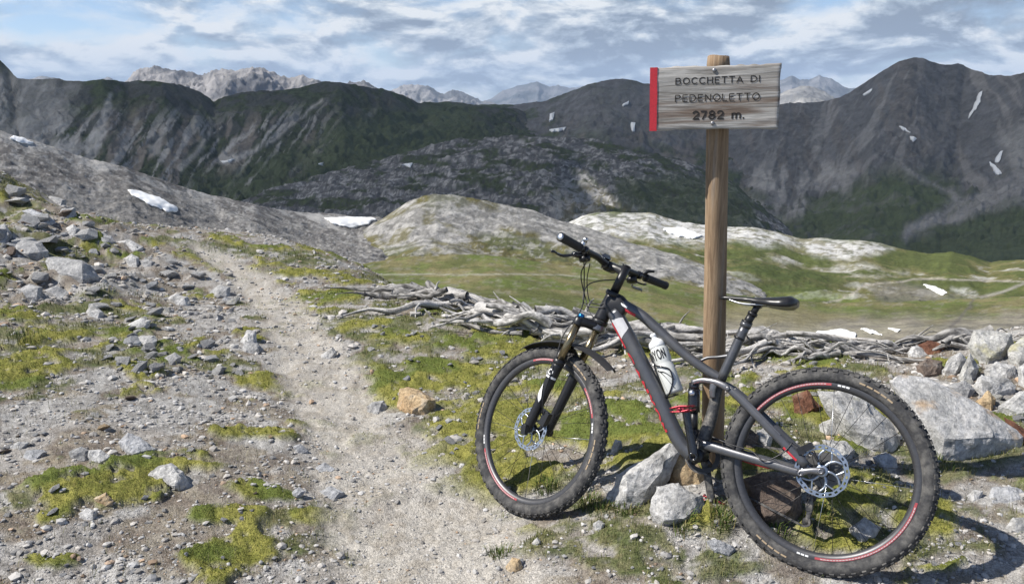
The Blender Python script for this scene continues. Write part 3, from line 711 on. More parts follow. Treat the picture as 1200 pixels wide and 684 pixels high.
def ground_masks(x, y, z):
    px, py = proj(np.stack([x, y, z], -1))
    wx = (fbm(x * 3.1, y * 3.1, 4, 301) - .5); wy = (fbm(x * 3.1 + 30, y * 3.1, 4, 305) - .5)
    sc = np.clip(8.0 / np.maximum(y, 1.5), .3, 3)
    qx, qy = px + wx * 26 * sc, py + wy * 14 * sc
    path = soft(stroke_sd(qx, qy, PATH), 9 * sc)
    path = path * (1 - .25 * sstep(.5, .6, fbm(x * 5, y * 5, 3, 309)))
    n = fbm(x * 2.6, y * 2.6, 5, 311, .55); n2 = fbm(x * 1.1, y * 1.1, 3, 315)
    def zone(pts, w): return soft(poly_sd(qx, qy, pts), w)
    lift = -.095 + .20 * zone([(420, 375), (520, 365), (760, 398), (1000, 405), (1050, 470), (1060, 640), (880, 660), (700, 600), (560, 590), (480, 545), (455, 480)], 20)
    lift = lift + .14 * zone([(150, 272), (440, 300), (540, 350), (470, 400), (400, 390), (330, 330), (250, 295)], 8)
    lift = lift + .14 * zone([(-300, 340), (60, 340), (130, 380), (200, 420), (220, 470), (-300, 480)], 18)
    lift = lift + .18 * zone([(-300, 160), (60, 215), (140, 270), (60, 330), (-300, 330)], 12)
    lift = lift + .15 * zone([(1040, 515), (1300, 505), (1300, 640), (1100, 650), (960, 600)], 16)
    lift = lift + .17 * zone([(590, 610), (900, 590), (1300, 640), (1300, 740), (640, 740)], 20)
    lift = lift + .05 * zone([(-300, 500), (420, 500), (420, 640), (-300, 640)], 20)
    veg = sstep(.50, .56, n + lift)
    mossE = np.zeros_like(px); grE = np.zeros_like(px)
    for cx, cy, rx, ry in MOSS:
        mossE = np.maximum(mossE, 1 - sstep(.75, 1.12, np.hypot((qx - cx) / rx, (qy - cy) / ry)))
    for cx, cy, rx, ry in GRASSP:
        grE = np.maximum(grE, 1 - sstep(.6, 1.2, np.hypot((qx - cx) / rx, (qy - cy) / ry)))
    typ = fbm(x * 1.9 + 9, y * 1.9, 4, 321)
    far = sstep(6.5, 9, y)
    moss = np.maximum(mossE, veg * sstep(.47, .54, typ + .06 * (px > 430) * (py < 590) - .05 * far))
    grass = np.clip(np.maximum(grE * .95, veg * (1 - sstep(.45, .53, typ))), 0, 1) * (1 - moss)
    heath = np.clip(sstep(.47, .54, n + lift * .8 + .03) * .85, 0, 1) * (1 - moss) * (1 - grass)
    heath = np.maximum(heath, .65 * sstep(.535, .60, fbm(x * 3.3 - 5, y * 3.3, 4, 329)) * (1 - moss) * (1 - grass))
    k = 1 - path * .97
    br = sstep(.34, .50, fbm(x * 11, y * 11, 4, 361, .6) + .10 * mossE + .07)             # bare spots inside the cushions
    rest = moss * (1 - br)
    moss = moss * br; heath = np.maximum(heath, rest * .55); grass = grass * sstep(.34, .50, fbm(x * 8 + 3, y * 8, 4, 365, .6) + .04)
    return path, moss * k, grass * k, heath * k * .9, px, py

def ground_height(x, y, fine=True):
    z = ground_base(x, y)
    px, py = proj(np.stack([x, y, z], -1))
    bank = soft(poly_sd(px, py, [(-500, 100), (0, 195), (160, 272), (230, 330), (140, 345), (60, 360), (-500, 380)]), 14)
    z = z + (fbm(x * 1.6, y * 1.6, 4, 331) - .5) * (.07 + .32 * bank) + (fbm(x * 7, y * 7, 3, 335) - .5) * (.022 + .05 * bank)
    return z

def build_ground():
    a = np.arange(-1.10, 1.10, 2.3 / FPX)
    Y = [.7]
    while Y[-1] < 46:
        Y.append(Y[-1] * (1.0068 if 2.0 < Y[-1] < 16 else 1.03))
    Y = np.array(Y)
    X = a[None] * (Y[:, None] + 0.0); YY = np.repeat(Y[:, None], len(a), 1)
    x = X.ravel(); y = YY.ravel()
    z = ground_height(x, y)
    path, moss, grass, heath, px, py = ground_masks(x, y, z)
    z = z + moss * (.012 + .052 * (fbm(x * 12, y * 12, 4, 341, .6) - .3)) + grass * .008 - path * .02
    z = z + (1 - moss) * (fbm(x * 34, y * 34, 2, 345) - .5) * .010
    g1 = fbm(x * 12, y * 12, 4, 351, .65); g2 = fbm(x * 45, y * 45, 3, 353, .65); g3 = fbm(x * 1.7, y * 1.7, 3, 357)
    one = np.ones((len(x), 1))
    gravel = mix3(one * np.array([.235, .222, .207]), np.array([.41, .398, .38]), sstep(.35, .65, .5 * g1 + .5 * g2))
    gravel = mix3(gravel, np.array([.27, .225, .18]), .28 * sstep(.48, .62, g3))
    col = mix3(gravel, mix3(one * np.array([.46, .43, .385]), np.array([.37, .335, .285]), sstep(.45, .65, g1)), path * .95)
    hc = mix3(one * np.array([.14, .105, .075]), np.array([.21, .17, .11]), sstep(.4, .6, g1))
    col = mix3(col, hc, heath)
    gc = mix3(one * np.array([.075, .095, .028]), np.array([.165, .155, .070]), sstep(.35, .65, .6 * g1 + .4 * g2))
    col = mix3(col, gc, grass * .92)
    mc = mix3(one * np.array([.150, .155, .036]), np.array([.265, .250, .066]), sstep(.35, .65, .5 * g1 + .5 * g2))
    mc = mix3(mc, np.array([.10, .135, .032]), .8 * sstep(.52, .62, g3))
    col = mix3(col, mc, moss)
    V = np.stack([x, y, z], -1); F = grid_faces(len(Y), len(a))
    m = bpy.data.materials.new('ground_surface'); m.use_nodes = True
    nt = m.node_tree; N = nt.nodes; L = nt.links; b = N['Principled BSDF']
    b.inputs['Roughness'].default_value = .95; b.inputs['Specular IOR Level'].default_value = .15
    at = N.new('ShaderNodeAttribute'); at.attribute_name = 'Col'; ge = N.new('ShaderNodeNewGeometry')
    def noise(sc, det, r=.65):
        n = N.new('ShaderNodeTexNoise'); n.inputs['Scale'].default_value = sc; n.inputs['Detail'].default_value = det; n.inputs['Roughness'].default_value = r
        L.new(ge.outputs['Position'], n.inputs['Vector']); return n.outputs['Fac']
    def cells(sc):
        vo = N.new('ShaderNodeTexVoronoi'); vo.inputs['Scale'].default_value = sc
        wv = N.new('ShaderNodeVectorMath'); wv.operation = 'MULTIPLY_ADD'; L.new(nz.outputs['Color'], wv.inputs[0]); wv.inputs[1].default_value = (.02, .02, .02); L.new(ge.outputs['Position'], wv.inputs[2])
        L.new(wv.outputs[0], vo.inputs['Vector']); sp = N.new('ShaderNodeSeparateColor'); L.new(vo.outputs['Color'], sp.inputs[0]); return sp.outputs[0], vo.outputs['Distance']
    nz = N.new('ShaderNodeTexNoise'); nz.inputs['Scale'].default_value = 40; L.new(ge.outputs['Position'], nz.inputs['Vector'])
    t1, d1 = cells(85); t2, d2 = cells(210); f = noise(150, 6, .7)
    def madd(a, k, c):
        n = N.new('ShaderNodeMath'); n.operation = 'MULTIPLY_ADD'; L.new(a, n.inputs[0]); n.inputs[1].default_value = k
        if isinstance(c, float): n.inputs[2].default_value = c
        else: L.new(c, n.inputs[2])
        return n.outputs[0]
    tone = madd(t1, .30, madd(t2, .42, madd(f, .9, 0.0)))
    mr = N.new('ShaderNodeMapRange'); mr.inputs[1].default_value = .42; mr.inputs[2].default_value = 1.20; mr.inputs[3].default_value = .52; mr.inputs[4].default_value = 1.48; L.new(tone, mr.inputs[0])
    mx = N.new('ShaderNodeMix'); mx.data_type = 'RGBA'; mx.blend_type = 'MULTIPLY'; mx.inputs[0].default_value = 1
    L.new(at.outputs['Color'], mx.inputs[6]); L.new(mr.outputs[0], mx.inputs[7]); L.new(mx.outputs[2], b.inputs['Base Color'])
    bp = N.new('ShaderNodeBump'); bp.inputs['Strength'].default_value = .75; bp.inputs['Distance'].default_value = .008
    L.new(madd(d1, -.35, madd(d2, -.5, f)), bp.inputs['Height']); L.new(bp.outputs[0], b.inputs['Normal'])
    o = obj('ground', mesh_np('ground', V, F, np.clip(col, .01, .8)), m); tag(o, kind='structure')
    return V, F
GV, GF = build_ground()
GBVH = BVHTree.FromPolygons(GV.tolist(), GF.tolist())
def hit(bvh, px, py):
    a, e = tang(px, py); d = Vector((float(a), 1.0, float(e))).normalized()
    r = bvh.ray_cast(Vector((0, 0, CAMZ)), d, 60000)
    return None if r[0] is None else np.array(r[0])
def gz(x, y):
    """height of the built ground at x, y"""
    r = GBVH.ray_cast(Vector((float(x), float(y), 60)), Vector((0, 0, -1)), 200)
    return float(r[0].z) if r[0] is not None else float(ground_base(x, y))

# ---- snow patches lying on the slopes
_off = 0; _V = []; _F = []
for v, f in TERR: _V.append(v); _F.append(f + _off); _off += len(v)
_V = np.concatenate(_V); _F = np.concatenate(_F)
TBVH = BVHTree.FromPolygons(_V.tolist(), _F.tolist())
SNOW_MAT = mat('snow', (.88, .89, .90), .7, var=.05, vscale=.15)
def snow(pts, label, ease=8):
    pts = np.array(pts, float)
    x0, y0 = pts.min(0) - 1; x1, y1 = pts.max(0) + 1
    stx = max(.25, (x1 - x0) / 60); sty = max(.2, (y1 - y0) / 40)
    gx = np.arange(x0, x1 + stx, stx); gy = np.arange(y0, y1 + sty, sty)
    GX, GY = np.meshgrid(gx, gy)
    jx = (fbm(GX / 5, GY / 4, 3, 401) - .5) * min(5, (x1 - x0) * .22); jy = (fbm(GX / 5 + 30, GY / 4, 3, 403) - .5) * min(3, (y1 - y0) * .22)
    sd = poly_sd(GX + jx, GY + jy, pts)
    inside = sd < .0
    vid = {}; V = []; F = []
    def vert(i, j):
        if (i, j) not in vid:
            h = hit(TBVH, GX[i, j], GY[i, j])
            if h is None: return None
            th = h[1] * .0011 * (0.5 + min(1.2, max(0, -sd[i, j]) * .5))
            vid[(i, j)] = len(V); V.append(h + np.array([0, -th * .6, th]))
        return vid[(i, j)]
    for i in range(len(gy) - 1):
        for j in range(len(gx) - 1):
            if inside[i:i + 2, j:j + 2].sum() >= 2:
                q = [vert(i, j), vert(i, j + 1), vert(i + 1, j + 1), vert(i + 1, j)]
                if None in q: continue
                d = [V[k][1] for k in q]
                if max(d) / min(d) > 1.12: continue
                F.append(q)
    if not F: return
    V = np.array(V); n = len(V)
    nb = [set() for _ in range(n)]
    for q in F:
        for a, b in zip(q, q[1:] + q[:1]): nb[a].add(b); nb[b].add(a)
    nb = [list(t) for t in nb]
    for _ in range(ease): V = np.array([.4 * V[i] + .6 * V[nb[i]].mean(0) for i in range(n)])      # snow lies smooth over the rough ground
    V = V + np.array([0, -.0004, .0011]) * V[:, 1:2]
    c = V.mean(0); low = V - np.array([0, 0, 1]) * (V[:, 1:2] * .0030) + np.array([0, 1, 0]) * V[:, 1:2] * .004
    edges = {}
    for q in F:
        for a, b in zip(q, q[1:] + q[:1]):
            if (b, a) in edges: del edges[(b, a)]
            else: edges[(a, b)] = 1
    FF = F + [[b, a, a + n, b + n] for a, b in edges] + [[k + n for k in q[::-1]] for q in F]
    o = obj('snow_patch', mesh_py('snow_patch', np.vstack([V, low]) - c, FF, True), SNOW_MAT)
    o.location = c; tag(o, label, 'snow', 'snow patches left on the slopes')
snow([(150, 224), (165, 225), (190, 234), (208, 244), (207, 250), (195, 249), (175, 241), (155, 230)], 'long snow patch slanting down the grey scree slope')
snow([(379, 256), (400, 255), (425, 255), (441, 257), (432, 263), (410, 268), (392, 264)], 'white snow patch in the dip between scree slope and rocky knoll')
snow([(15, 160), (28, 163), (40, 168), (30, 170), (12, 164)], 'thin sliver of snow near the top of the grey scree slope')
snow([(943, 393), (958, 389), (985, 386), (1003, 391), (1004, 399), (985, 404), (965, 403)], 'large ragged snow patch on bare ground behind the dead branches')
snow([(1008, 385), (1022, 387), (1034, 393), (1020, 391)], 'narrow snow strip beside the large ragged snow patch')
snow([(1040, 385), (1056, 387), (1052, 390)], 'tiny snow remnant beyond the narrow snow strip')
snow([(1080, 333), (1095, 337), (1112, 344), (1105, 346), (1088, 339)], 'pointed snow strip below the trail on the limestone hill')
snow([(776, 268), (800, 268), (826, 277), (812, 281), (785, 275)], 'flat snow patch on pale rock behind the signpost')
snow([(1146, 110), (1151, 108), (1149, 118), (1146, 126), (1141, 133), (1137, 139), (1134, 140), (1136, 134), (1141, 126), (1144, 118)], 'long curved snow gully high on the dark mountain beyond the sign')
snow([(1166, 190), (1171, 178), (1176, 177), (1171, 192)], 'short snow streak below the long curved snow gully')
snow([(1159, 190), (1164, 194), (1174, 205), (1170, 206), (1161, 196)], 'slanting snow streak low on the dark mountain flank')
snow([(1011, 111), (1022, 105), (1021, 109), (1012, 113)], 'small snow fleck near the summit cone of the dark mountain')
snow([(644, 135), (650, 133), (648, 141), (643, 143)], 'upright snow fleck on the central dark hill')
snow([(644, 153), (663, 150), (661, 154), (646, 156)], 'horizontal snow streak at the top of the rocky plateau')
snow([(589, 157), (602, 155), (600, 159)], 'little snow spot where the rocky plateau meets the dark hill')
snow([(739, 145), (744, 145), (744, 155), (740, 155)], 'thin upright snow mark beside the red edge of the sign')
snow([(729, 124), (737, 119), (736, 123), (730, 126)], 'small snow fleck below the top of the central dark hill')
snow([(259, 190), (275, 187), (272, 190), (262, 192)], 'little snow streak at the foot of the pale gully on the left ridge')
snow([(372, 193), (379, 191), (378, 195)], 'tiny snow spot on the green flank of the left ridge')
snow([(471, 194), (483, 192), (481, 197)], 'small snow spot among the rocks of the plateau')
snow([(1052, 148), (1060, 151), (1066, 156), (1060, 154)], 'broken snow flecks in the hollow of the dark mountain')
snow([(1066, 160), (1074, 164), (1070, 168), (1067, 164)], 'snow dash below the broken snow flecks')
# ------------------------------------------------------------------ mountain bike
# local frame: x forward, y to the bike's left (towards the photographer), z up; origin at the rear axle
BM = np.array([[-0.8691320553276985, -0.48436690915509867, 0.09999083816723853], [0.4880630727259576, -0.8072561593934434, 0.33186131163882954], [-0.08002441779324049, 0.3372331395887481, 0.9380138069985797]])
BO = np.array([1.100127883451254, 2.5717144506541403, 0.34571025541175177])
HEAD = math.radians(67.5); STEER = -0.278; WB = 1.15
UST = np.array([-math.cos(HEAD), 0, math.sin(HEAD)])              # steering axis, upwards
FA = np.array([WB, 0, 0.0])
PIV = FA - .048 * np.array([math.sin(HEAD), 0, math.cos(HEAD)])
def _rot(v, a):
    v = v / np.linalg.norm(v); K = np.array([[0, -v[2], v[1]], [v[2], 0, -v[0]], [-v[1], v[0], 0]])
    return np.eye(3) + math.sin(a) * K + (1 - math.cos(a)) * K @ K
SR = _rot(UST, STEER)
def st(v): return (np.asarray(v, float) - PIV) @ SR.T + PIV

frame_paint = mat('frame_paint', (.105, .107, .115), .33, .55, var=.18, vscale=9, col2=(.14, .135, .13), cover=.60)
alloy_grey = mat('alloy_grey', (.20, .20, .21), .38, .75, var=.2, vscale=30)
black_satin = mat('black_satin', (.014, .014, .016), .38, .1, var=.2, vscale=30)
black_gloss = mat('black_gloss', (.010, .010, .012), .16, .0, coat=.6)
black_matt = mat('black_matt', (.022, .022, .024), .7, var=.25, vscale=40)
rubber = mat('dusty_rubber', (.045, .045, .047), .85, var=.35, vscale=26, col2=(.125, .12, .113), cover=.52, spec=.25, bump=.25, bscale=240)
rim_mat = mat('rim_alloy', (.085, .085, .09), .42, .6, var=.2, vscale=30)
silver = mat('brushed_silver', (.62, .63, .65), .28, 1.0, var=.1, vscale=60)
rotor_mat = mat('rotor_steel', (.36, .40, .46), .36, .9, var=.2, vscale=50)
bronze = mat('stanchion_coating', (.25, .205, .125), .25, .85)
red_paint = mat('red_print', (.50, .035, .05), .5, var=.25, vscale=30)
rim_red = mat('rim_red_print', (.36, .06, .07), .6, var=.35, vscale=60)
rim_white = mat('rim_white_print', (.50, .42, .42), .6, var=.3, vscale=60)
white_paint = mat('white_print', (.72, .72, .72), .5, var=.08)
tan_print = mat('tan_print', (.34, .26, .17), .8)
blue_anod = mat('blue_anodised', (.02, .16, .42), .3, .8)
red_anod = mat('red_anodised', (.38, .05, .07), .35, .7)
mud_metal = mat('muddy_metal', (.055, .055, .058), .5, .4, var=.3, vscale=40, col2=(.19, .175, .155), cover=.52, bump=.3, bscale=120)
plastic_clear = mat('bottle_plastic', (.62, .63, .60), .35, var=.06, vscale=12)
plastic_clear.node_tree.nodes['Principled BSDF'].inputs['Subsurface Weight'].default_value = .25
plastic_clear.node_tree.nodes['Principled BSDF'].inputs['Subsurface Radius'].default_value = (.02, .02, .02)
plastic_white = mat('bottle_cap_plastic', (.78, .78, .77), .4)

bike = bpy.data.objects.new('mountain_bike', None); C.objects.link(bike)
_M4 = np.eye(4); _M4[:3, :3] = BM; _M4[:3, 3] = BO
bike.matrix_world = Matrix(_M4.tolist())
bike.empty_display_size = .2
tag(bike, 'dark grey full suspension mountain bike with red lettering leaning against the signpost', 'bicycle')
YS = (0, 1, 0)

def part(name, mb, m, parent=None, steer=False):
    if steer: mb.map(st)
    return mb.build(name, m, parent or bike)

def decal(name, surf, t0, t1, a0, a1, m, parent, off=.0012, nt=8, na=5, shape=None):
    mb = MB(); V = []
    for i in range(nt + 1):
        for j in range(na + 1):
            u, v = i / nt, j / na
            if shape: u, v = shape(u, v)
            V.append(surf(t0 + (t1 - t0) * u, math.radians(a0 + (a1 - a0) * v), off))
    F = [(i * (na + 1) + j, i * (na + 1) + j + 1, (i + 1) * (na + 1) + j + 1, (i + 1) * (na + 1) + j) for i in range(nt) for j in range(na)]
    mb.add(np.array(V), F); return part(name, mb, m, parent)

# ---- frame
mb = MB(); ds = tube(mb, [(.843, 0, .522), (.772, 0, .42), (.696, 0, .304), (.622, 0, .19), (.560, 0, .085), (.515, 0, .022), (.470, 0, -.012)],
                     [(.026, .031), (.026, .031), (.026, .031), (.026, .031), (.028, .030), (.031, .029), (.033, .029)], 18, 46, YS, power=.82)
down_tube = part('down_tube', mb, frame_paint)
# angle on the tube: 0 = left side, positive towards n = T x B
mb = MB(); tsf = tube(mb, [(.835, 0, .568), (.79, 0, .545), (.722, 0, .512), (.652, 0, .460), (.541, 0, .376), (.455, 0, .322), (.384, 0, .286)],
                      [(.021, .024), (.020, .022), (.019, .021), (.018, .021), (.016, .019), (.015, .018), (.015, .018)], 14, 46, YS, power=.85)
top_tube = part('top_tube', mb, frame_paint)
mb = MB(); tube(mb, [(.305, 0, .498), (.345, 0, .388), (.384, 0, .282)], (.0185, .0185), 16, 8, YS)
tube(mb, [(.302, 0, .506), (.309, 0, .488)], .0215, 16, 2, YS)
seat_tube = part('seat_tube', mb, frame_paint)
mb = MB(); tube(mb, [(.386, 0, .283), (.398, 0, .22), (.408, 0, .15), (.425, 0, .08), (.45, 0, .0)], [(.018, .017), (.017, .02), (.018, .023), (.022, .026), (.03, .03)], 14, 20, YS)
part('lower_seat_tube', mb, mud_metal)
mb = MB(); tube(mb, [(.468, 0, .348), (.44, 0, .362), (.40, 0, .368), (.35, 0, .378)], [(.009, .006), (.008, .0065), (.008, .0065), (.009, .009)], 10, 14, YS)
part('top_tube_brace', mb, frame_paint)
mb = MB(); tube(mb, [PIV + .535 * UST, PIV + .60 * UST, PIV + .66 * UST], [.031, .029, .027], 20, 8, YS)
lathe(mb, [(.030, 0), (.033, .004), (.033, .016), (.030, .02)], PIV + .652 * UST, UST); lathe(mb, [(.033, 0), (.035, .005), (.035, .016), (.031, .02)], PIV + .525 * UST, UST)
# wide joint where top tube and down tube meet the head tube
tube(mb, [(.868, 0, .545), (.83, 0, .545), (.79, 0, .525)], [(.028, .055), (.025, .050), (.02, .03)], 14, 10, YS, power=.8)
part('head_tube', mb, black_satin)
mb = MB(); lathe(mb, [(.025, -.046), (.027, -.044), (.027, .044), (.025, .046)], (.446, 0, -.010), (0, 1, 0)); part('bottom_bracket', mb, black_satin)
# prints on the tubes
decal('white_panel', ds, .045, .165, -48, 36, mat('pale_print', (.52, .52, .53), .45, var=.1), down_tube, shape=lambda u, v: (u * (1 - .45 * (1 - v)) + .18 * (1 - v), v))
decal('red_panel', ds, .06, .215, 38, 78, red_paint, down_tube, off=.0014, shape=lambda u, v: (u, v))
decal('red_stripe', tsf, .06, .30, 20, 62, red_paint, top_tube, off=.0012)
decal('white_stripe', tsf, .04, .20, -5, 10, white_paint, top_tube, off=.0012)
ls, lw = text_strokes('CANYON', .34)
for side in (1,):
    mb = MB()
    for l in ls:
        def fn(u, v): return ds(.25 + .43 * u / lw, math.radians(70 - 38 * v), .0016)
        ribbon(mb, l, .26, fn)
    part('lettering', mb, red_paint, down_tube)

# stays
for s in (1, -1):
    mb = MB(); ssf = tube(mb, [(.345, s * .034, .253), (.28, s * .040, .205), (.17, s * .052, .112), (.05, s * .060, .012)], [(.009, .014), (.009, .016), (.009, .016), (.008, .016)], 12, 22, YS, power=.8)
    o = part('seat_stay', mb, frame_paint)
    if s == 1:
        decal('red_stripe', ssf, .80, .93, 20, 60, red_paint, o)
        decal('silver_stripe', ssf, .0, .72, -70, -35, alloy_grey, o, nt=16)
    mb = MB(); csf = tube(mb, [(.437, s * .030, .036), (.33, s * .042, .020), (.20, s * .055, .002), (.066, s * .062, -.018)], [(.010, .017), (.009, .015), (.009, .014), (.009, .013)], 12, 22, YS, power=.8)
    o = part('chain_stay', mb, frame_paint)
    if s == 1: decal('silver_stripe', csf, .03, .97, -75, -30, alloy_grey, o, nt=18)
    if s == -1:
        mb = MB(); tube(mb, [(.30, -.046, -.006), (.22, -.052, -.016), (.13, -.055, -.026)], [(.006, .006), (.006, .010), (.004, .003)], 8, 12, YS)
        part('chain_guard', mb, red_paint, o)
    mb = MB(); tube(mb, [(.072, s * .066, -.018), (.04, s * .069, -.004), (.0, s * .068, .0), (-.012, s * .066, .0)], [(.006, .014), (.006, .010), (.006, .014), (.005, .008)], 10, 16, YS)
    lathe(mb, [(.010, 0), (.010, .006), (.005, .008), (.005, .004)], (.066, s * .068, -.017), (0, s, 0), 12); lathe(mb, [(.011, 0), (.011, .006), (.0055, .008), (.005, .004)], (.0, s * .068, 0), (0, s, 0), 12)
    part('dropout', mb, alloy_grey)
    mb = MB(); tube(mb, [(.488, s * .022, .262), (.45, s * .028, .274), (.40, s * .034, .272), (.36, s * .037, .260), (.338, s * .037, .246)], [(.006, .010), (.006, .010), (.007, .012), (.007, .014), (.006, .012)], 10, 20, YS)
    tube(mb, [(.40, s * .033, .268), (.405, s * .030, .24), (.404, s * .024, .212)], [(.006, .016), (.006, .013), (.006, .011)], 10, 10, YS)
    lathe(mb, [(.0085, 0), (.0085, .006), (.004, .007)], (.345, s * .042, .253), (0, s, 0), 12)
    part('rocker_link', mb, alloy_grey)

# rear shock
mb = MB(); tube(mb, [(.486, 0, .262), (.484, 0, .236)], .020, 14, 3, YS); tube(mb, [(.484, 0, .238), (.479, 0, .150)], [.0235, .0235], 16, 4, YS)
lathe(mb, [(.012, 0), (.0125, .03)], (.482, -.015, .262), (0, 1, 0), 12)
o = part('rear_shock', mb, black_gloss)
mb = MB(); tube(mb, [(.479, 0, .155), (.474, 0, .075)], .016, 14, 3, YS); part('shock_shaft', mb, black_satin, o)
mb = MB(); lathe(mb, [(.004, 0), (.012, .002), (.012, .010), (.004, .012)], (.485, .019, .222), (0, 1, 0), 14); part('air_valve', mb, silver, o)
mb = MB(); tube(mb, [(.475, 0, .085), (.468, 0, .035)], .023, 12, 3, YS); part('shock_mount', mb, black_satin, o)

# ---- wheels
def wheel(name, c, fn, rotor_y, decals, phase=0.0):
    """c: axle; fn maps vertices (steering)"""
    c = np.asarray(c, float)
    def fin(nm, mb, m, parent=None): mb.map(lambda v: fn(v + c)); return mb.build(nm, m, parent or bike)
    def ringpts(r, y, n): a = np.linspace(0, 2 * np.pi, n, endpoint=False); return np.stack([r * np.cos(a), np.full(n, y), r * np.sin(a)], -1)
    def revolve(prof, n=120, smooth=True):
        mb = MB(); V = np.concatenate([ringpts(r, y, n) for r, y in prof]); k = len(prof)
        F = [(i * n + j, ((i + 1) % k) * n + j, ((i + 1) % k) * n + (j + 1) % n, i * n + (j + 1) % n) for i in range(k) for j in range(n)]
        mb.add(V, F, smooth); return mb
    rim = fin(name, revolve([(.287, -.008), (.284, 0), (.287, .008), (.296, .0135), (.311, .0145), (.314, .0125), (.306, .010), (.306, -.010), (.314, -.0125), (.311, -.0145), (.296, -.0135)]), rim_mat)
    # tyre casing with tread blocks
    rc, w, h = .3315, .0275, .0265
    prof = []
    for k in range(20):
        a = math.radians(-148 + 296 * k / 19)
        prof.append((rc + h * math.cos(a), w * math.sin(a)))
    mb = revolve(prof)
    n = 62
    for i in range(n):
        a0 = 2 * math.pi * i / n
        for row, (ang, hl, hw, hh, da) in enumerate([(0, .0085, .0050, .0036, 0), (22, .0060, .0052, .0034, .5), (-22, .0060, .0052, .0034, .5), (47, .0075, .0058, .0036, .12), (-47, .0075, .0058, .0036, .12)]):
            a = a0 + da * 2 * math.pi / n; t = math.radians(ang + (7 if row == 0 and i % 2 else (-7 if row == 0 else 0)))
            rr = rc + (h + .0012) * math.cos(t); yy = (w + .0012) * math.sin(t)
            er = np.array([math.cos(a), 0, math.sin(a)]); et = np.array([-math.sin(a), 0, math.cos(a)]); ey = np.array([0, 1.0, 0])
            nn = er * math.cos(t) + ey * math.sin(t); bb = -er * math.sin(t) + ey * math.cos(t)
            box(mb, er * rr + ey * yy, (hl, hw, hh), np.stack([et, bb, nn], -1))
    tyre = fin('tyre', mb, rubber, rim)
    # prints
    def arc(nm, r0, r1, a0, a1, y, m, parent, k=14, gap=None):
        mb = MB(); segs = [(a0, a1)] if not gap else [(a0 + (a1 - a0) * q / gap, a0 + (a1 - a0) * (q + .80) / gap) for q in range(gap)]
        for b0, b1 in segs:
            kk = k if not gap else 2
            aa = np.radians(np.linspace(b0, b1, kk + 1)); V = np.concatenate([np.stack([r * np.cos(aa), np.full(kk + 1, y), r * np.sin(aa)], -1) for r in (r0, r1)])
            mb.add(V, [(i, i + kk + 1, i + kk + 2, i + 1) for i in range(kk)], False)
        fin(nm, mb, m, parent)
    for a0, a1 in decals:
        arc('red_decal', .2985, .3065, a0, a1, .0151, rim_red, rim)
        arc('rim_lettering', .3012, .3042, a0 + 3, a1 - 3, .0156, rim_white, rim, gap=max(5, int(abs(a1 - a0) / 2.1)))
        arc('rim_lettering', .2995, .3055, a1 + 4, a1 + 12, .0156, white_paint, rim, gap=3)
        arc('tyre_lettering', .3290, .3345, a1 + 16, a1 + 38, .0287, tan_print, tyre, gap=5)
    # hub
    mb = MB(); lathe(mb, [(.010, -.062), (.012, -.045), (.026, -.034), (.026, -.029), (.013, -.022), (.012, 0), (.013, .022), (.025, .029), (.025, .034), (.014, .04), (.010, .062)], (0, 0, 0), (0, 1, 0), 20)
    hub = fin('hub', mb, black_satin, rim)
    # spokes
    ns = 28
    for i in range(ns):
        sd = 1 if i % 2 else -1
        a = 2 * math.pi * (i + phase) / ns; b = a + math.radians(62) * (1 if (i // 2) % 2 else -1)
        p0 = np.array([.024 * math.cos(b), sd * .0315, .024 * math.sin(b)]); p1 = np.array([.288 * math.cos(a), sd * .003, .288 * math.sin(a)])
        mb = MB(); tube(mb, [p0, p1], .0010, 5, 2); fin('spoke', mb, black_satin if i % 7 else silver, rim)
    # brake rotor: slotted ring on curved arms
    mb = MB(); nA = 96; y = rotor_y; R0, R1 = .0735, .090
    rad = [R0, R0 + .005, R1 - .005, R1]
    def pt(k, i, yy):
        a = 2 * math.pi * i / nA; r = rad[k] + (.0014 * math.cos(12 * a) if k in (0, 3) else 0); return (r * math.cos(a), yy, r * math.sin(a))
    for yy, fl in ((y + .001, 1), (y - .001, -1)):
        V = [pt(k, i, yy) for k in range(4) for i in range(nA)]
        F = []
        for k in range(3):
            for i in range(nA):
                if k == 1 and i % 4 in (1, 2): continue
                q = (k * nA + i, k * nA + (i + 1) % nA, (k + 1) * nA + (i + 1) % nA, (k + 1) * nA + i); F.append(q if fl < 0 else q[::-1])
        mb.add(np.array(V), F, False)
    V = [pt(k, i, yy) for k in (0, 3) for yy in (y - .001, y + .001) for i in range(nA)]
    F = [(i, (i + 1) % nA, nA + (i + 1) % nA, nA + i) for i in range(nA)] + [(3 * nA + i, 3 * nA + (i + 1) % nA, 2 * nA + (i + 1) % nA, 2 * nA + i) for i in range(nA)]
    mb.add(np.array(V), F, False)
    for i in range(6):
        a = 2 * math.pi * i / 6
        pts = [(r * math.cos(a + t), y, r * math.sin(a + t)) for r, t in ((.018, 0), (.036, .10), (.056, .32), (.075, .62))]
        tube(mb, pts, [(.0012, .006), (.0012, .0045), (.0012, .004), (.0012, .005)], 6, 10, YS)
        pts = [(r * math.cos(a + t), y, r * math.sin(a + t)) for r, t in ((.045, .19), (.058, .02), (.075, -.12))]
        tube(mb, pts, [(.0012, .003), (.0012, .003), (.0012, .004)], 6, 8, YS)
    lathe(mb, [(.020, -.001), (.021, 0), (.021, .002), (.019, .003)], (0, y, 0), (0, 1, 0), 20)
    fin('brake_rotor', mb, rotor_mat, rim)
    return rim, hub
rear_wheel, rear_hub = wheel('rear_wheel', (0, 0, 0), lambda v: v, .046, [(32, 92), (-168, -88)], .3)
rear_wheel['label'] = 'rear wheel with knobbly tyre and large steel brake rotor'
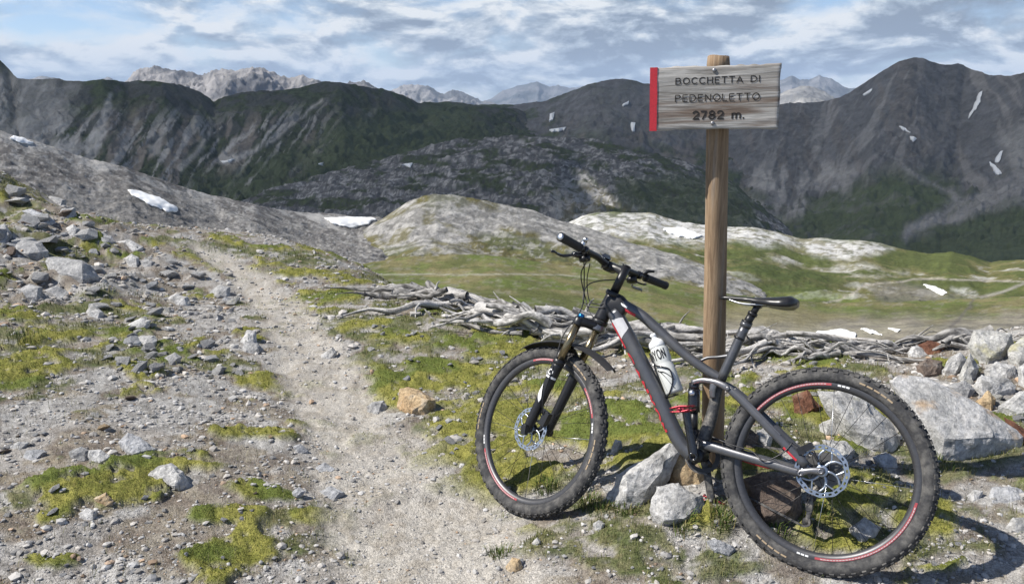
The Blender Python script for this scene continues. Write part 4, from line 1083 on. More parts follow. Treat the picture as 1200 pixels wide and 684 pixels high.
front_wheel, front_hub = wheel('front_wheel', FA, st, .046, [(-82, -22), (76, 100), (140, 165)], .1)
front_wheel['label'] = 'front wheel turned towards the path'

# rear brake caliper, cassette, derailleur
mb = MB(); box(mb, (.055, .055, .072), (.026, .012, .011), _rot(np.array([0, 1.0, 0]), .55)); box(mb, (.07, .060, .060), (.012, .008, .012), _rot(np.array([0, 1.0, 0]), .4))
tube(mb, [(.03, .056, .065), (.02, .058, .045), (.01, .06, .03)], .005, 8, 8)
tube(mb, [(.10, .06, .055), (.06, .06, .03), (.03, .06, .012)], .005, 8, 8)
part('rear_brake_caliper', mb, black_satin)
mb = MB()
for k, r in enumerate((.062, .056, .049, .043, .037, .031, .026)):
    n = 40; a = np.linspace(0, 2 * np.pi, n, endpoint=False); rr = r + np.where(np.arange(n) % 2, .0022, -.0012); y0 = -.020 - k * .0042
    V = np.concatenate([np.stack([q * np.cos(a), np.full(n, yy), q * np.sin(a)], -1) for q, yy in ((rr, y0), (rr, y0 - .0018), (np.full(n, .018), y0), (np.full(n, .018), y0 - .0018))])
    F = [(i, (i + 1) % n, n + (i + 1) % n, n + i) for i in range(n)] + [(2 * n + i, 2 * n + (i + 1) % n, (i + 1) % n, i) for i in range(n)] + [(n + i, n + (i + 1) % n, 3 * n + (i + 1) % n, 3 * n + i) for i in range(n)]
    mb.add(V, F, False)
part('cassette', mb, mat('cassette_steel', (.16, .155, .15), .45, .8, var=.3))
mb = MB(); tube(mb, [(-.005, -.066, -.015), (.012, -.072, -.05), (.035, -.068, -.085), (.045, -.062, -.10)], [(.008, .012), (.009, .016), (.009, .014), (.007, .01)], 10, 14, YS)
tube(mb, [(.045, -.056, -.098), (.047, -.056, -.15), (.055, -.056, -.20)], [(.0015, .008), (.0015, .010), (.0015, .007)], 8, 8, YS); tube(mb, [(.045, -.070, -.098), (.047, -.070, -.15), (.055, -.070, -.20)], [(.0015, .008), (.0015, .010), (.0015, .007)], 8, 8, YS)
der = part('rear_derailleur', mb, mud_metal)
for cx_, cz_ in ((.045, -.108), (.055, -.196)):
    mb = MB(); lathe(mb, [(.006, -.004), (.017, -.003), (.017, .003), (.006, .004)], (cx_, -.063, cz_), (0, 1, 0), 14); part('jockey_wheel', mb, black_matt, der)

# drivetrain
BBc = np.array([.446, 0, -.012]); CV = np.array([.040, 0, .172])
mb = MB()
n = 64; a = np.linspace(0, 2 * np.pi, n, endpoint=False); rr = .068 + np.where(np.arange(n) % 2, .003, -.001)
V = np.concatenate([np.stack([BBc[0] + q * np.cos(a), np.full(n, yy), BBc[2] + q * np.sin(a)], -1) for q, yy in ((rr, -.049), (rr, -.052), (np.full(n, .05), -.049), (np.full(n, .05), -.052))])
mb.add(V, [(i, (i + 1) % n, n + (i + 1) % n, n + i) for i in range(n)] + [(2 * n + i, 2 * n + (i + 1) % n, (i + 1) % n, i) for i in range(n)] + [(n + i, n + (i + 1) % n, 3 * n + (i + 1) % n, 3 * n + i) for i in range(n)], False)
for i in range(4): b = math.pi / 4 + i * math.pi / 2; tube(mb, [BBc + np.array([.01 * math.cos(b), -.051, .01 * math.sin(b)]), BBc + np.array([.055 * math.cos(b), -.0505, .055 * math.sin(b)])], (.002, .010), 8, 2, YS)
part('chainring', mb, black_satin)
for s in (1, -1):
    e = BBc + s * CV
    mb = MB(); tube(mb, [BBc + np.array([0, s * .070, 0]), BBc + s * CV * .5 + np.array([0, s * .078, 0]), e + np.array([0, s * .084, 0])], [(.010, .019), (.0085, .015), (.0085, .0155)], 14, 14, YS, power=.8)
    lathe(mb, [(.017, 0), (.017, .008), (.010, .010), (.009, .004)], BBc + np.array([0, s * .072, 0]), (0, s, 0), 18)
    if s == 1: tube(mb, [BBc + np.array([0, -.075, 0]), BBc + np.array([0, .075, 0])], .012, 12, 2)
    crank = part('crank_arm', mb, black_gloss if s == 1 else mud_metal)
    pc = e + np.array([.0, s * .125, .0]); pd = np.array([.94, 0, -.22 * s]); pd /= np.linalg.norm(pd); pn = np.array([-pd[2], 0, pd[0]])
    mb = MB(); tube(mb, [e + np.array([0, s * .084, 0]), e + np.array([0, s * .165, 0])], [.008, .006], 10, 2)
    for q in (-1, 1):
        for r in (-1, 1): tube(mb, [pc + pd * .040 * q + np.array([0, -s * .030, 0]) + pn * .006 * r, pc + pd * .043 * q + pn * .008 * r, pc + pd * .036 * q + np.array([0, s * .034, 0]) + pn * .006 * r], .0028, 6, 8)
    for yq in (-.03, .034):
        for r in (-1, 1): tube(mb, [pc - pd * .038 + np.array([0, s * yq, 0]) + pn * .006 * r, pc + pn * .010 * r + np.array([0, s * yq, 0]), pc + pd * .038 + np.array([0, s * yq, 0]) + pn * .006 * r], .0028, 6, 8)
    box(mb, pc, (.014, .032, .008), _rot(np.array([0, 1.0, 0]), .2)); part('pedal', mb, red_anod)
# chain
def chain():
    R1, R2 = .068, .046
    path = []
    c1 = np.array([BBc[0], BBc[2]]); c2 = np.array([0., 0.])
    path += [c2 + R2 * np.array([math.cos(t), math.sin(t)]) for t in np.radians(np.linspace(270, 95, 10))]
    path += [c1 + R1 * np.array([math.cos(t), math.sin(t)]) for t in np.radians(np.linspace(97, -100, 14))]
    path += [np.array([.062, -.213]), np.array([.045, -.205]), np.array([.046, -.186]), np.array([.056, -.15]), np.array([.062, -.115]), np.array([.048, -.092]), np.array([.028, -.075]), path[0]]
    path = np.array(path); seg = np.hypot(*np.diff(path, axis=0).T); cum = np.r_[0, np.cumsum(seg)]
    mb = MB(); L_ = .0127; n = int(cum[-1] / L_)
    for i in range(n):
        p = [np.array([np.interp((i + k) * L_, cum, path[:, q]) for q in (0, 1)]) for k in (0, 1)]
        m_ = (p[0] + p[1]) / 2; d = p[1] - p[0]; ang = math.atan2(d[1], d[0])
        yy = -.050 - .008 * max(0, min(1, (c1[0] - m_[0]) / .4))
        for s in (-1, 1): box(mb, (m_[0], yy + s * (.0030 if i % 2 else .0022), m_[1]), (.0072, .0006, .0036), _rot(np.array([0, 1.0, 0]), -ang))
    part('chain', mb, mud_metal)
chain()

# ---- fork
def along(h, y=0.0, fwd=0.0): return FA + h * UST + np.array([math.sin(HEAD) * fwd, y, math.cos(HEAD) * fwd])
LEGS = []
for s in (1, -1):
    mb = MB(); lg = tube(mb, [along(-.012, s * .0640), along(.03, s * .0640), along(.10, s * .0645), along(.22, s * .0655), along(.305, s * .0655)], [(.016, .018), (.020, .021), (.0205, .0215), (.0225, .0235), (.024, .025)], 18, 22)
    lathe(mb, [(.024, 0), (.0265, .004), (.0265, .020), (.022, .024)], along(.30, s * .0655), UST)
    lathe(mb, [(.014, -.004), (.018, 0), (.018, .012), (.010, .016)], along(0, s * .064) + np.array([0, s * .010, 0]), (0, s, 0), 14)
    leg = part('fork_leg', mb, black_satin, None, True)
    mb = MB(); tube(mb, [along(.30, s * .0655), along(.492, s * .0655)], .0165, 18, 2); part('stanchion', mb, bronze, None, True)
    if s == 1:
        ang0 = math.atan2
        # white ring, collar and tail shaped mark on the outer face of the leg
        outer = lambda h, w, off=.0008: along(h, s * (.0655 + math.sqrt(max(1e-6, .0240 ** 2 - w * w)) + off), w)
        mb = MB()
        for i in range(16):
            t0, t1 = 2 * math.pi * i / 16, 2 * math.pi * (i + 1) / 16
            mb.add(np.array([outer(.262 + r * math.cos(t), r * math.sin(t)) for r, t in ((.013, t0), (.013, t1), (.0075, t1), (.0075, t0))]), [(0, 1, 2, 3)], False)
        part('ring_mark', mb, white_paint, leg, True)
        mb = MB(); hs = np.linspace(.125, .205, 12); wd = [.0, .004, .008, .0105, .0115, .011, .010, .008, .006, .0035, .002, .0]; cen = [-.012, -.009, -.006, -.003, 0, .002, .004, .005, .005, .006, .007, .008]
        V = []
        for h, w_, c_ in zip(hs, wd, cen): V += [outer(h, c_ - w_), outer(h, c_ + w_ * .7)]
        mb.add(np.array(V), [(2 * i, 2 * i + 1, 2 * i + 3, 2 * i + 2) for i in range(11)], False); part('tail_mark', mb, white_paint, leg, True)
        mb = MB()
        for b0 in np.radians(np.arange(0, 180, 15)):
            V = [along(hh, s * .0655 + s * .0247 * math.sin(b), .0247 * math.cos(b)) for hh in (.236, .245) for b in (b0, b0 + math.radians(15))]
            mb.add(np.array(V), [(0, 1, 3, 2)], False)
        part('white_band', mb, white_paint, leg, True)
mb = MB(); tube(mb, [along(.298, .060, .012), along(.345, .052, .026), along(.368, .02, .034), along(.368, -.02, .034), along(.345, -.052, .026), along(.298, -.060, .012)], [(.012, .009)] * 6, 10, 30); part('fork_arch', mb, black_satin, None, True)
mb = MB(); tube(mb, [along(.503, .0655), along(.508, .04, -.024), along(.512, 0, -.046), along(.508, -.04, -.024), along(.503, -.0655)], [(.020, .022), (.024, .02), (.03, .024), (.024, .02), (.020, .022)], 14, 24)
for s in (1, -1): lathe(mb, [(.022, 0), (.0225, .004), (.0225, .028), (.018, .032)], along(.485, s * .0655), UST)
crown = part('fork_crown', mb, black_satin, None, True)
mb = MB(); lathe(mb, [(.012, 0), (.013, .003), (.013, .012), (.008, .016)], along(.518, .0655), UST, 16); part('compression_knob', mb, blue_anod, crown, True)
mb = MB(); lathe(mb, [(.012, 0), (.013, .003), (.012, .012), (.008, .014)], along(.518, -.0655), UST, 16); part('air_cap', mb, black_gloss, crown, True)
mb = MB(); lathe(mb, [(.034, 0), (.036, .006), (.030, .028), (.028, .030)], PIV + .498 * UST, UST, 22); part('crown_race', mb, alloy_grey, crown, True)
# front mudguard
mb = MB()
V = []; nA, nB = 16, 8
for i in range(nA + 1):
    a = math.radians(66 + 76 * i / nA); r = .384 + .070 * max(0, (i / nA - .25) / .75) ** 1.4
    for j in range(nB + 1):
        v = (j / nB - .5) * 2; wy = .058 * (1 - .55 * abs(2 * i / nA - 1.0) ** 2.2); rr = r - .016 * v * v
        for off in (0,): V.append((WB + rr * math.cos(a), wy * v, rr * math.sin(a)))
V = np.array(V); Vi = V.copy(); Vi[:, [0, 2]] = (V[:, [0, 2]] - [WB, 0]) * .9935 + [WB, 0]; q = nB + 1; k = len(V)
F = [(i * q + j, i * q + j + 1, (i + 1) * q + j + 1, (i + 1) * q + j) for i in range(nA) for j in range(nB)]
mb.add(np.vstack([V, Vi]), F + [tuple(x + k for x in f[::-1]) for f in F]); part('front_mudguard', mb, black_matt, None, True)
mb = MB(); box(mb, along(.075, .052, -.055), (.016, .013, .030), _rot(np.array([0, 1.0, 0]), -.39)); box(mb, along(.10, .056, -.03), (.03, .006, .008), _rot(np.array([0, 1.0, 0]), -.39)); part('front_brake_caliper', mb, black_satin, None, True)
mb = MB(); tube(mb, [along(0, -.075), along(0, .075)], .0085, 12, 2); box(mb, along(-.006, .088, -.01), (.012, .010, .02)); part('front_axle', mb, black_satin, None, True)

# ---- cockpit
BAR = np.array([.889, 0, .710])
mb = MB(); tube(mb, [PIV + .66 * UST, PIV + .79 * UST], .0185, 18, 2); lathe(mb, [(.019, 0), (.019, .004), (.010, .006)], PIV + .788 * UST, UST, 16)
tube(mb, [PIV + .76 * UST, (PIV + .76 * UST + BAR) / 2 + np.array([0, 0, .004]), BAR], [(.018, .020), (.016, .017), (.022, .020)], 14, 10, YS, power=.8)
tube(mb, [BAR + np.array([0, -.026, 0]), BAR + np.array([0, .026, 0])], .0225, 16, 2)
part('stem', mb, black_satin, None, True)
def bar(y): k = abs(y) / .37; return BAR + np.array([-.034 * k ** 1.4, y, .004 + .012 * sstep(.05, .3, k)])
mb = MB(); ys = np.linspace(-.368, .368, 25); tube(mb, [bar(y) for y in ys], [max(.0112, .0158 - .012 * max(0, abs(y) - .03) * 2) for y in ys], 14, 49, (0, 0, 1)); hb = part('handlebar', mb, black_satin, None, True)
for s in (1, -1):
    mb = MB(); ys = np.linspace(.237, .368, 28)
    tube(mb, [bar(s * y) for y in ys], [.0165 + (.0012 if i % 2 else 0) for i in range(28)], 16, 28, (0, 0, 1))
    tube(mb, [bar(s * .232), bar(s * .242)], .0185, 16, 2, (0, 0, 1)); tube(mb, [bar(s * .362), bar(s * .374)], .0185, 16, 2, (0, 0, 1))
    g = part('grip', mb, black_matt, None, True)
    mb = MB(); d = bar(s * .374) - bar(s * .36); lathe(mb, [(.015, 0), (.0150, .003), (.006, .0045)], bar(s * .374), d, 16); part('bar_end_plug', mb, silver if s == 1 else black_matt, g, True)
    # brake lever: clamp, master cylinder, blade
    mb = MB(); tube(mb, [bar(s * .185), bar(s * .203)], .0175, 14, 2, (0, 0, 1))
    b0 = bar(s * .19); tube(mb, [b0 + np.array([.012, -s * .05, -.006]), b0 + np.array([.028, 0, -.018]), b0 + np.array([.036, s * .03, -.022])], [.010, .014, .011], 12, 12)
    lb = part('brake_master_cylinder', mb, black_gloss, None, True)
    mb = MB(); tube(mb, [b0 + np.array([.038, s * .022, -.022]), b0 + np.array([.066, s * .05, -.034]), b0 + np.array([.068, s * .085, -.036]), b0 + np.array([.060, s * .115, -.036]), b0 + np.array([.066, s * .128, -.038])], [(.0045, .006), (.0038, .0065), (.0035, .006), (.0035, .006), (.004, .006)], 10, 22)
    part('brake_lever_blade', mb, black_gloss if s == 1 else alloy_grey, None, True)
    # shifter pod under the bar and remote above it
    mb = MB(); b1 = bar(s * .165); lathe(mb, [(.010, 0), (.022, .003), (.024, .014), (.018, .024), (.006, .028)], b1 + np.array([.012, 0, -.040]), (.2, s * .15, 1), 16)
    tube(mb, [b1 + np.array([0, 0, -.012]), b1 + np.array([.01, 0, -.034])], .010, 10, 3); tube(mb, [b1 + np.array([-.005, s * .01, -.035]), b1 + np.array([-.024, s * .035, -.040]), b1 + np.array([-.036, s * .042, -.036])], [.004, .0035, .006], 8, 10)
    part('gear_shifter', mb, black_satin, None, True)
mb = MB(); b1 = bar(.222); tube(mb, [b1 + np.array([0, -.006, .01]), b1 + np.array([-.008, -.006, .030]), b1 + np.array([-.022, .004, .036])], [.012, .011, .008], 12, 8); part('seatpost_remote', mb, silver, None, True)
mb = MB(); box(mb, BAR + np.array([.012, .035, .028]), (.022, .018, .010), _rot(np.array([0, 1.0, 0]), .3)); tube(mb, [BAR + np.array([0, .035, -.015]), BAR + np.array([0, .035, .016])], .016, 12, 2); part('cycle_computer', mb, black_gloss, None, True)
mb = MB(); b1 = bar(-.215); tube(mb, [b1 + np.array([0, 0, .008]), b1 + np.array([-.02, -.005, .024]), b1 + np.array([-.045, -.02, .026])], [.012, .008, .005], 10, 8); part('lockout_lever', mb, black_satin, None, True)
# cables: from the bar down to the frame and fork
def S1(v): return st(np.asarray(v, float)[None])[0]
lb0, rb0 = bar(.165), bar(-.165)
CAB = [([S1(lb0 + [.02, -.02, -.03]), S1(BAR + [.075, .09, -.055]), S1(BAR + [.088, .03, -.13]), (.930, .030, .50), (.868, .030, .47)], .0026),
       ([S1(lb0 + [.01, -.03, -.04]), S1(BAR + [.055, .07, -.075]), S1(BAR + [.060, .03, -.15]), (.905, .028, .545), (.862, .024, .555)], .0022),
       ([S1(rb0 + [.02, .02, -.03]), S1(BAR + [.085, -.05, -.045]), S1(BAR + [.095, .02, -.09]), S1(BAR + [.07, .045, -.17]), (.872, .032, .53)], .0026),
       ([S1(lb0 + [.03, -.01, -.02]), S1(BAR + [.075, .065, -.07]), S1(along(.55, .05, .03)), S1(along(.42, .075, .035)), S1(along(.30, .088, .0)), S1(along(.16, .088, -.022)), S1(along(.09, .070, -.045))], .0026),
       ([(.10, .062, .085), (.13, .07, .045), (.19, .075, .010), (.24, .060, .036), (.32, .05, .05), (.40, .035, .07)], .0024),
       ([(.452, .022, .075), (.47, .06, .04), (.44, .066, .05), (.40, .05, .055)], .0024)]
for pts, r in CAB:
    mb = MB(); tube(mb, [tuple(p) for p in pts], r, 7, 40); part('cable', mb, black_satin)

# ---- saddle and seatpost
mb = MB(); tube(mb, [(.262, 0, .580), (.284, 0, .538)], .0125, 14, 2, YS); tube(mb, [(.284, 0, .540), (.306, 0, .496)], .0158, 14, 2, YS); tube(mb, [(.281, 0, .546), (.286, 0, .534)], .0185, 14, 2, YS)
for k in (.30, .325): tube(mb, [(k, 0, .512 - (k - .30) * 2.5), (k + .003, 0, .504 - (k - .30) * 2.5)], .0215, 14, 2, YS)
part('seatpost', mb, black_satin)
mb = MB(); box(mb, (.262, 0, .578), (.026, .024, .008), _rot(np.array([0, 1.0, 0]), .05)); tube(mb, [(.262, -.02, .572), (.262, .02, .572)], .010, 10, 2); part('saddle_clamp', mb, black_satin)
def saddle():
    xs = np.linspace(.409, .122, 30); n = 18; V = []
    for x in xs:
        u = (.409 - x) / .287
        hw = np.interp(u, [0, .03, .1, .35, .5, .65, .82, .93, 1], [.006, .015, .018, .023, .036, .056, .068, .062, .030])
        zt = np.interp(u, [0, .05, .3, .5, .75, .92, 1], [.598, .604, .603, .601, .606, .612, .600]); th = np.interp(u, [0, .06, .4, .7, .92, 1], [.010, .016, .021, .040, .050, .026])
        for j in range(n):
            a = 2 * math.pi * j / n; cy_, sz = math.cos(a), math.sin(a)
            V.append((x, hw * np.sign(cy_) * abs(cy_) ** .7, zt - th * .5 + (th * .5 if sz > 0 else th * .5 * (1 - .35 * (1 - abs(cy_)))) * np.sign(sz) * abs(sz) ** .75 - .010 * (cy_ * hw / .068) ** 2))
    m = len(xs); F = [(i * n + j, i * n + (j + 1) % n, (i + 1) * n + (j + 1) % n, (i + 1) * n + j) for i in range(m - 1) for j in range(n)] + [tuple(range(n))[::-1], tuple((m - 1) * n + j for j in range(n))]
    mb = MB(); mb.add(np.array(V), F); o = part('saddle', mb, mat('saddle_cover', (.016, .016, .018), .33, spec=.5, var=.15, vscale=40))
    for s in (1, -1):
        mb = MB(); tube(mb, [(.375, s * .012, .590), (.335, s * .018, .578), (.29, s * .021, .574), (.22, s * .022, .575), (.17, s * .030, .585)], .0035, 8, 24); part('saddle_rail', mb, silver, o)
saddle()

# ---- bottle cage and bottle
A0 = np.array([.559, 0, .216]); A1 = np.array([.664, 0, .433]); AX = (A1 - A0) / np.linalg.norm(A1 - A0); PN = np.array([AX[2], 0, -AX[0]])   # PN towards the down tube
mb = MB()
for s in (1, -1):
    tube(mb, [A0 + PN * .039 + AX * .17 + np.array([0, s * .008, 0]), A0 + PN * .028 + AX * .125 + np.array([0, s * .030, 0]), A0 + np.array([0, s * .0395, 0]) + AX * .105, A0 - PN * .022 + np.array([0, s * .033, 0]) + AX * .085,
              A0 - PN * .018 + np.array([0, s * .035, 0]) + AX * .04, A0 + PN * .012 + np.array([0, s * .036, 0]) + AX * .0, A0 + PN * .038 + np.array([0, s * .010, 0]) - AX * .006], .0032, 8, 48)
tube(mb, [A0 + PN * .041 - AX * .01, A0 + PN * .041 + AX * .18], (.010, .003), 8, 2, YS); tube(mb, [A0 + PN * .04 - AX * .008, A0 - PN * .01 - AX * .010], (.012, .003), 8, 3, YS)
part('bottle_cage', mb, black_gloss)

bottle = bpy.data.objects.new('water_bottle', None); C.objects.link(bottle); bottle.matrix_world = Matrix(_M4.tolist())
tag(bottle, 'translucent white water bottle with black letters held in the bike frame', 'bottle')
mb = MB(); R_ = .0355; wrap = lathe(mb, [(.020, -.001), (.033, 0), (R_, .006), (R_, .105), (R_ - .0035, .118), (R_ - .0035, .124), (R_, .136), (R_, .178), (.0315, .190), (.030, .194)], A0, AX, 32)
body = mb.build('bottle_body', plastic_clear, bottle)
mb = MB(); lathe(mb, [(.0325, .190), (.0335, .193), (.0335, .206), (.030, .214), (.018, .222), (.014, .226)], A0, AX, 28); mb.build('bottle_cap', plastic_white, bottle)
mb = MB(); lathe(mb, [(.012, .224), (.013, .228), (.011, .236), (.015, .239), (.015, .246), (.010, .249)], A0, AX, 18); mb.build('bottle_nozzle', plastic_white, bottle)
# which wrap angle faces the camera's side (+y)
_best = max(np.linspace(0, 2 * math.pi, 361), key=lambda t: wrap(t, 0, 1.0)[1] - A0[1])
_dir = 1 if (wrap(_best + .1, 0, 1.0) - wrap(_best, 0, 1.0)) @ PN > 0 else -1
ink = mat('black_print', (.012, .012, .013), .5)
ls, lw = text_strokes('CANYON', .3); mb = MB()
for l in ls:
    ribbon(mb, l, .22, lambda u, v: wrap(_best - _dir * (1.35 * (u / lw) * 2.1 - 2.05), .139 + v * .036, R_ + .0006))
mb.build('bottle_lettering', ink, bottle)
mb = MB()
for l in ([(-.9, .10), (-.55, .092), (-.1, .065), (.35, .02), (.5, .012)], [(-.9, .10), (-.7, .06), (-.55, .02), (-.5, .012)], [(-.5, .092), (.05, .08), (.75, .045)]):
    q = catmull(np.array(l), 14)
    for i in range(len(q) - 1):
        w = .0030
        mb.add(np.array([wrap(_best - _dir * q[k][0], q[k][1] + d, R_ + .0006) for k, d in ((i, -w), (i + 1, -w), (i + 1, w), (i, w))]), [(0, 1, 2, 3)], False)
mb.build('bottle_swoosh', ink, bottle)
# ------------------------------------------------------------------ signpost
def wood_mat(name, c1, c2, c3, axis, scale, squash=(1, 1, 1)):
    m = bpy.data.materials.new(name); m.use_nodes = True; nt = m.node_tree; N = nt.nodes; L = nt.links; b = N['Principled BSDF']
    b.inputs['Roughness'].default_value = .85; b.inputs['Specular IOR Level'].default_value = .2
    tc = N.new('ShaderNodeTexCoord'); mp = N.new('ShaderNodeMapping'); L.new(tc.outputs['Object'], mp.inputs[0])
    sc = [scale] * 3; sc[axis] = scale * .055; mp.inputs['Scale'].default_value = sc
    def noise(s, d, r=.6, dist=0):
        n = N.new('ShaderNodeTexNoise'); n.inputs['Scale'].default_value = s; n.inputs['Detail'].default_value = d; n.inputs['Roughness'].default_value = r; n.inputs['Distortion'].default_value = dist
        L.new(mp.outputs[0], n.inputs['Vector']); return n.outputs['Fac']
    f1 = noise(1.0, 8, .65, .8); f2 = noise(.28, 4, .6, 1.2); f3 = noise(3.2, 5, .7, .3)
    r1 = N.new('ShaderNodeValToRGB'); L.new(f1, r1.inputs[0]); e = r1.color_ramp.elements; e[0].position = .36; e[0].color = (*c1, 1); e[1].position = .60; e[1].color = (*c2, 1)
    r2 = N.new('ShaderNodeValToRGB'); L.new(f2, r2.inputs[0]); e = r2.color_ramp.elements; e[0].position = .48; e[0].color = (0, 0, 0, 1); e[1].position = .62; e[1].color = (1, 1, 1, 1)
    mx = N.new('ShaderNodeMix'); mx.data_type = 'RGBA'; L.new(r2.outputs[0], mx.inputs[0]); L.new(r1.outputs[0], mx.inputs[6]); mx.inputs[7].default_value = (*c3, 1)
    m3 = N.new('ShaderNodeMapRange'); m3.inputs[1].default_value = .3; m3.inputs[2].default_value = .7; m3.inputs[3].default_value = .72; m3.inputs[4].default_value = 1.2; L.new(f3, m3.inputs[0])
    mm = N.new('ShaderNodeMix'); mm.data_type = 'RGBA'; mm.blend_type = 'MULTIPLY'; mm.inputs[0].default_value = 1; L.new(mx.outputs[2], mm.inputs[6]); L.new(m3.outputs[0], mm.inputs[7])
    L.new(mm.outputs[2], b.inputs['Base Color'])
    bp = N.new('ShaderNodeBump'); bp.inputs['Strength'].default_value = .7; bp.inputs['Distance'].default_value = .004; L.new(f1, bp.inputs['Height']); L.new(bp.outputs[0], b.inputs['Normal'])
    return m
post_wood = wood_mat('post_wood', (.20, .135, .085), (.33, .235, .150), (.27, .215, .165), 2, 55)
board_wood = wood_mat('weathered_board', (.19, .175, .155), (.50, .48, .45), (.20, .155, .125), 0, 60)

def signpost():
    top = P(842, 66, 3.00); b0 = P(835.5, 500, 3.03)
    d = (b0 - top) / (top[2] - b0[2]); base = b0 + d * .35
    base_z = gz(base[0], base[1])
    base = top + d * (top[2] - base_z)
    root = bpy.data.objects.new('signpost', None); C.objects.link(root); root.location = base
    tag(root, 'round wooden post carrying the weathered summit sign board', 'signpost')
    # post: slightly uneven round timber with a worn top
    n, seg = 60, 28; V = []
    T = top - base
    for i in range(n):
        t = -.12 + 1.12 * i / (n - 1); r = .0435 + .0015 * math.sin(5 * t + 1) - .0012 * t
        for j in range(seg):
            a = 2 * math.pi * j / seg; rr = r * (1 + .012 * math.sin(3 * a + 4 * t)) + .0010 * (vnoise(a * 4, t * 2, 61) - .5)
            if i == n - 1: rr *= .93
            p = T * t; V.append((p[0] + rr * math.cos(a), p[1] + rr * math.sin(a), p[2] + (.004 * math.sin(a * 2) if i == n - 1 else 0)))
    V.append(tuple(T * 1.002)); k = len(V) - 1
    F = [(i * seg + j, i * seg + (j + 1) % seg, (i + 1) * seg + (j + 1) % seg, (i + 1) * seg + j) for i in range(n - 1) for j in range(seg)] + [((n - 1) * seg + j, (n - 1) * seg + (j + 1) % seg, k) for j in range(seg)]
    obj('post', mesh_py('post', V, F, True), post_wood, root)
    # board: its corners in the photograph, right end a little nearer
    yl, yr = 2.985, 2.875
    TL, TR, BR, BL = P(763, 80, yl), P(914.5, 74, yr), P(912.5, 150.5, yr), P(761.5, 153, yl)
    U = (TR - TL + BR - BL) / 2; W = np.linalg.norm(U); u = U / W
    Vv = (TL - BL + TR - BR) / 2; Vv = Vv - u * (Vv @ u); H = np.linalg.norm(Vv); v = Vv / H
    nrm = np.cross(u, v); nrm = nrm if nrm[1] < 0 else -nrm
    cen = (TL + TR + BR + BL) / 4
    pc = base + T * ((cen[2] - base[2]) / T[2])
    gap = .0435 + .012 - (cen - pc) @ nrm                 # the board lies against the post
    cen = cen + nrm * gap * .0
    Mx = np.eye(4); Mx[:3, 0] = u; Mx[:3, 1] = -nrm; Mx[:3, 2] = v; Mx[:3, 3] = cen - base
    nx, nz = 60, 30; V = []; th = .013
    for f, yy in ((0, -th), (1, th)):
        for i in range(nz + 1):
            for j in range(nx + 1):
                x = (j / nx - .5) * W; z = (i / nz - .5) * H
                if i in (0, nz): z += (vnoise(x * 45, i, 71) - .5) * .005 + (vnoise(x * 9, i, 72) - .5) * .004
                if j in (0, nx): x += (vnoise(z * 60, j, 73) - .5) * .0035
                e = min(i, nz - i, j, nx - j); y2 = yy + (.0025 if f == 0 and e == 0 else 0)
                if f == 0: y2 += (vnoise(x * 4, z * 90, 74) - .5) * .0016
                V.append((x, y2, z))
    q = nx + 1; o1 = (nz + 1) * q
    F = [(i * q + j, i * q + j + 1, (i + 1) * q + j + 1, (i + 1) * q + j) for i in range(nz) for j in range(nx)]
    F2 = [tuple(o1 + t for t in f[::-1]) for f in F]
    rim = [j for j in range(nx)] + [i * q + nx for i in range(nz)] + [nz * q + j for j in range(nx, 0, -1)] + [i * q for i in range(nz, 0, -1)]
    F3 = [(rim[(t + 1) % len(rim)], rim[t], rim[t] + o1, rim[(t + 1) % len(rim)] + o1) for t in range(len(rim))]
    bd = obj('sign_board', mesh_py('sign_board', V, F + F2 + F3, True), board_wood, root); bd.matrix_local = Matrix(Mx.tolist())
    bd['label'] = 'weathered grey board reading BOCCHETTA DI PEDENOLETTO 2782 m.'
    def face(px, py):
        """photo pixel -> board x, z"""
        a, e = tang(px, py); dirv = np.array([a, 1.0, e]); o = np.array([0, 0, CAMZ]); t = ((cen - nrm * -th) - o) @ nrm / (dirv @ nrm); h = o + dirv * t - cen
        return h @ u, h @ v
    # red stripe on the left end
    x1, _ = face(770, 115); mb = MB(); x0 = -W / 2 - .0015; hz = H / 2 + .001
    zz = np.linspace(-hz, hz, 24); V = []
    for z in zz: V += [(x0, th + .001, z), (x0, -th - .0022, z), (x1 + (vnoise(z * 80, 1, 75) - .5) * .002, -th - .0022, z), (x1, -th + .003, z)]
    F = [(4 * i + a, 4 * i + a + 1, 4 * i + a + 5, 4 * i + a + 4) for i in range(23) for a in range(3)] + [(0, 1, 2, 3), (4 * 23 + 3, 4 * 23 + 2, 4 * 23 + 1, 4 * 23)]
    mb.add(np.array(V), F, False); mb.build('red_end', mat('red_board_paint', (.56, .028, .045), .6, var=.2, vscale=50, bump=.4, bscale=200), bd)
    ink2 = mat('routed_lettering', (.022, .019, .018), .8)
    for s, (lx, ty, rx, by) in (('BOCCHETTA DI', (792, 88.3, 890.5, 98.8)), ('PEDENOLETTO', (791.5, 108.7, 890, 119.2)), ('2782 m.', (812, 129, 872, 139.6))):
        ls, lw = text_strokes(s, .30 if s[0] != '2' else .26)
        xa, za = face(lx, by); xb, zb = face(rx, ty); hgt = zb - za; kx = (xb - xa) / lw; zc = lambda x: 0
        mb = MB()
        for l in ls:
            # follow the text line's own small slope
            ribbon(mb, [(a * kx / hgt, b) for a, b in l], .165 if s[0] != '2' else .21, lambda a, b: np.array([xa + a * hgt, -th - .0016, za - .0005 + b * hgt * .97]))
        mb.build('lettering', ink2, bd)
    for bx_, bz_ in ((837, 82.5), (835, 144.5)):
        x, z = face(bx_, bz_); mb = MB(); lathe(mb, [(.0072, -.002), (.0075, .001), (.006, .004), (.002, .0052)], (x, -th, z), (0, -1, 0), 14); mb.build('bolt', mat('bolt_steel', (.30, .30, .31), .45, .8, var=.3), bd)
signpost()
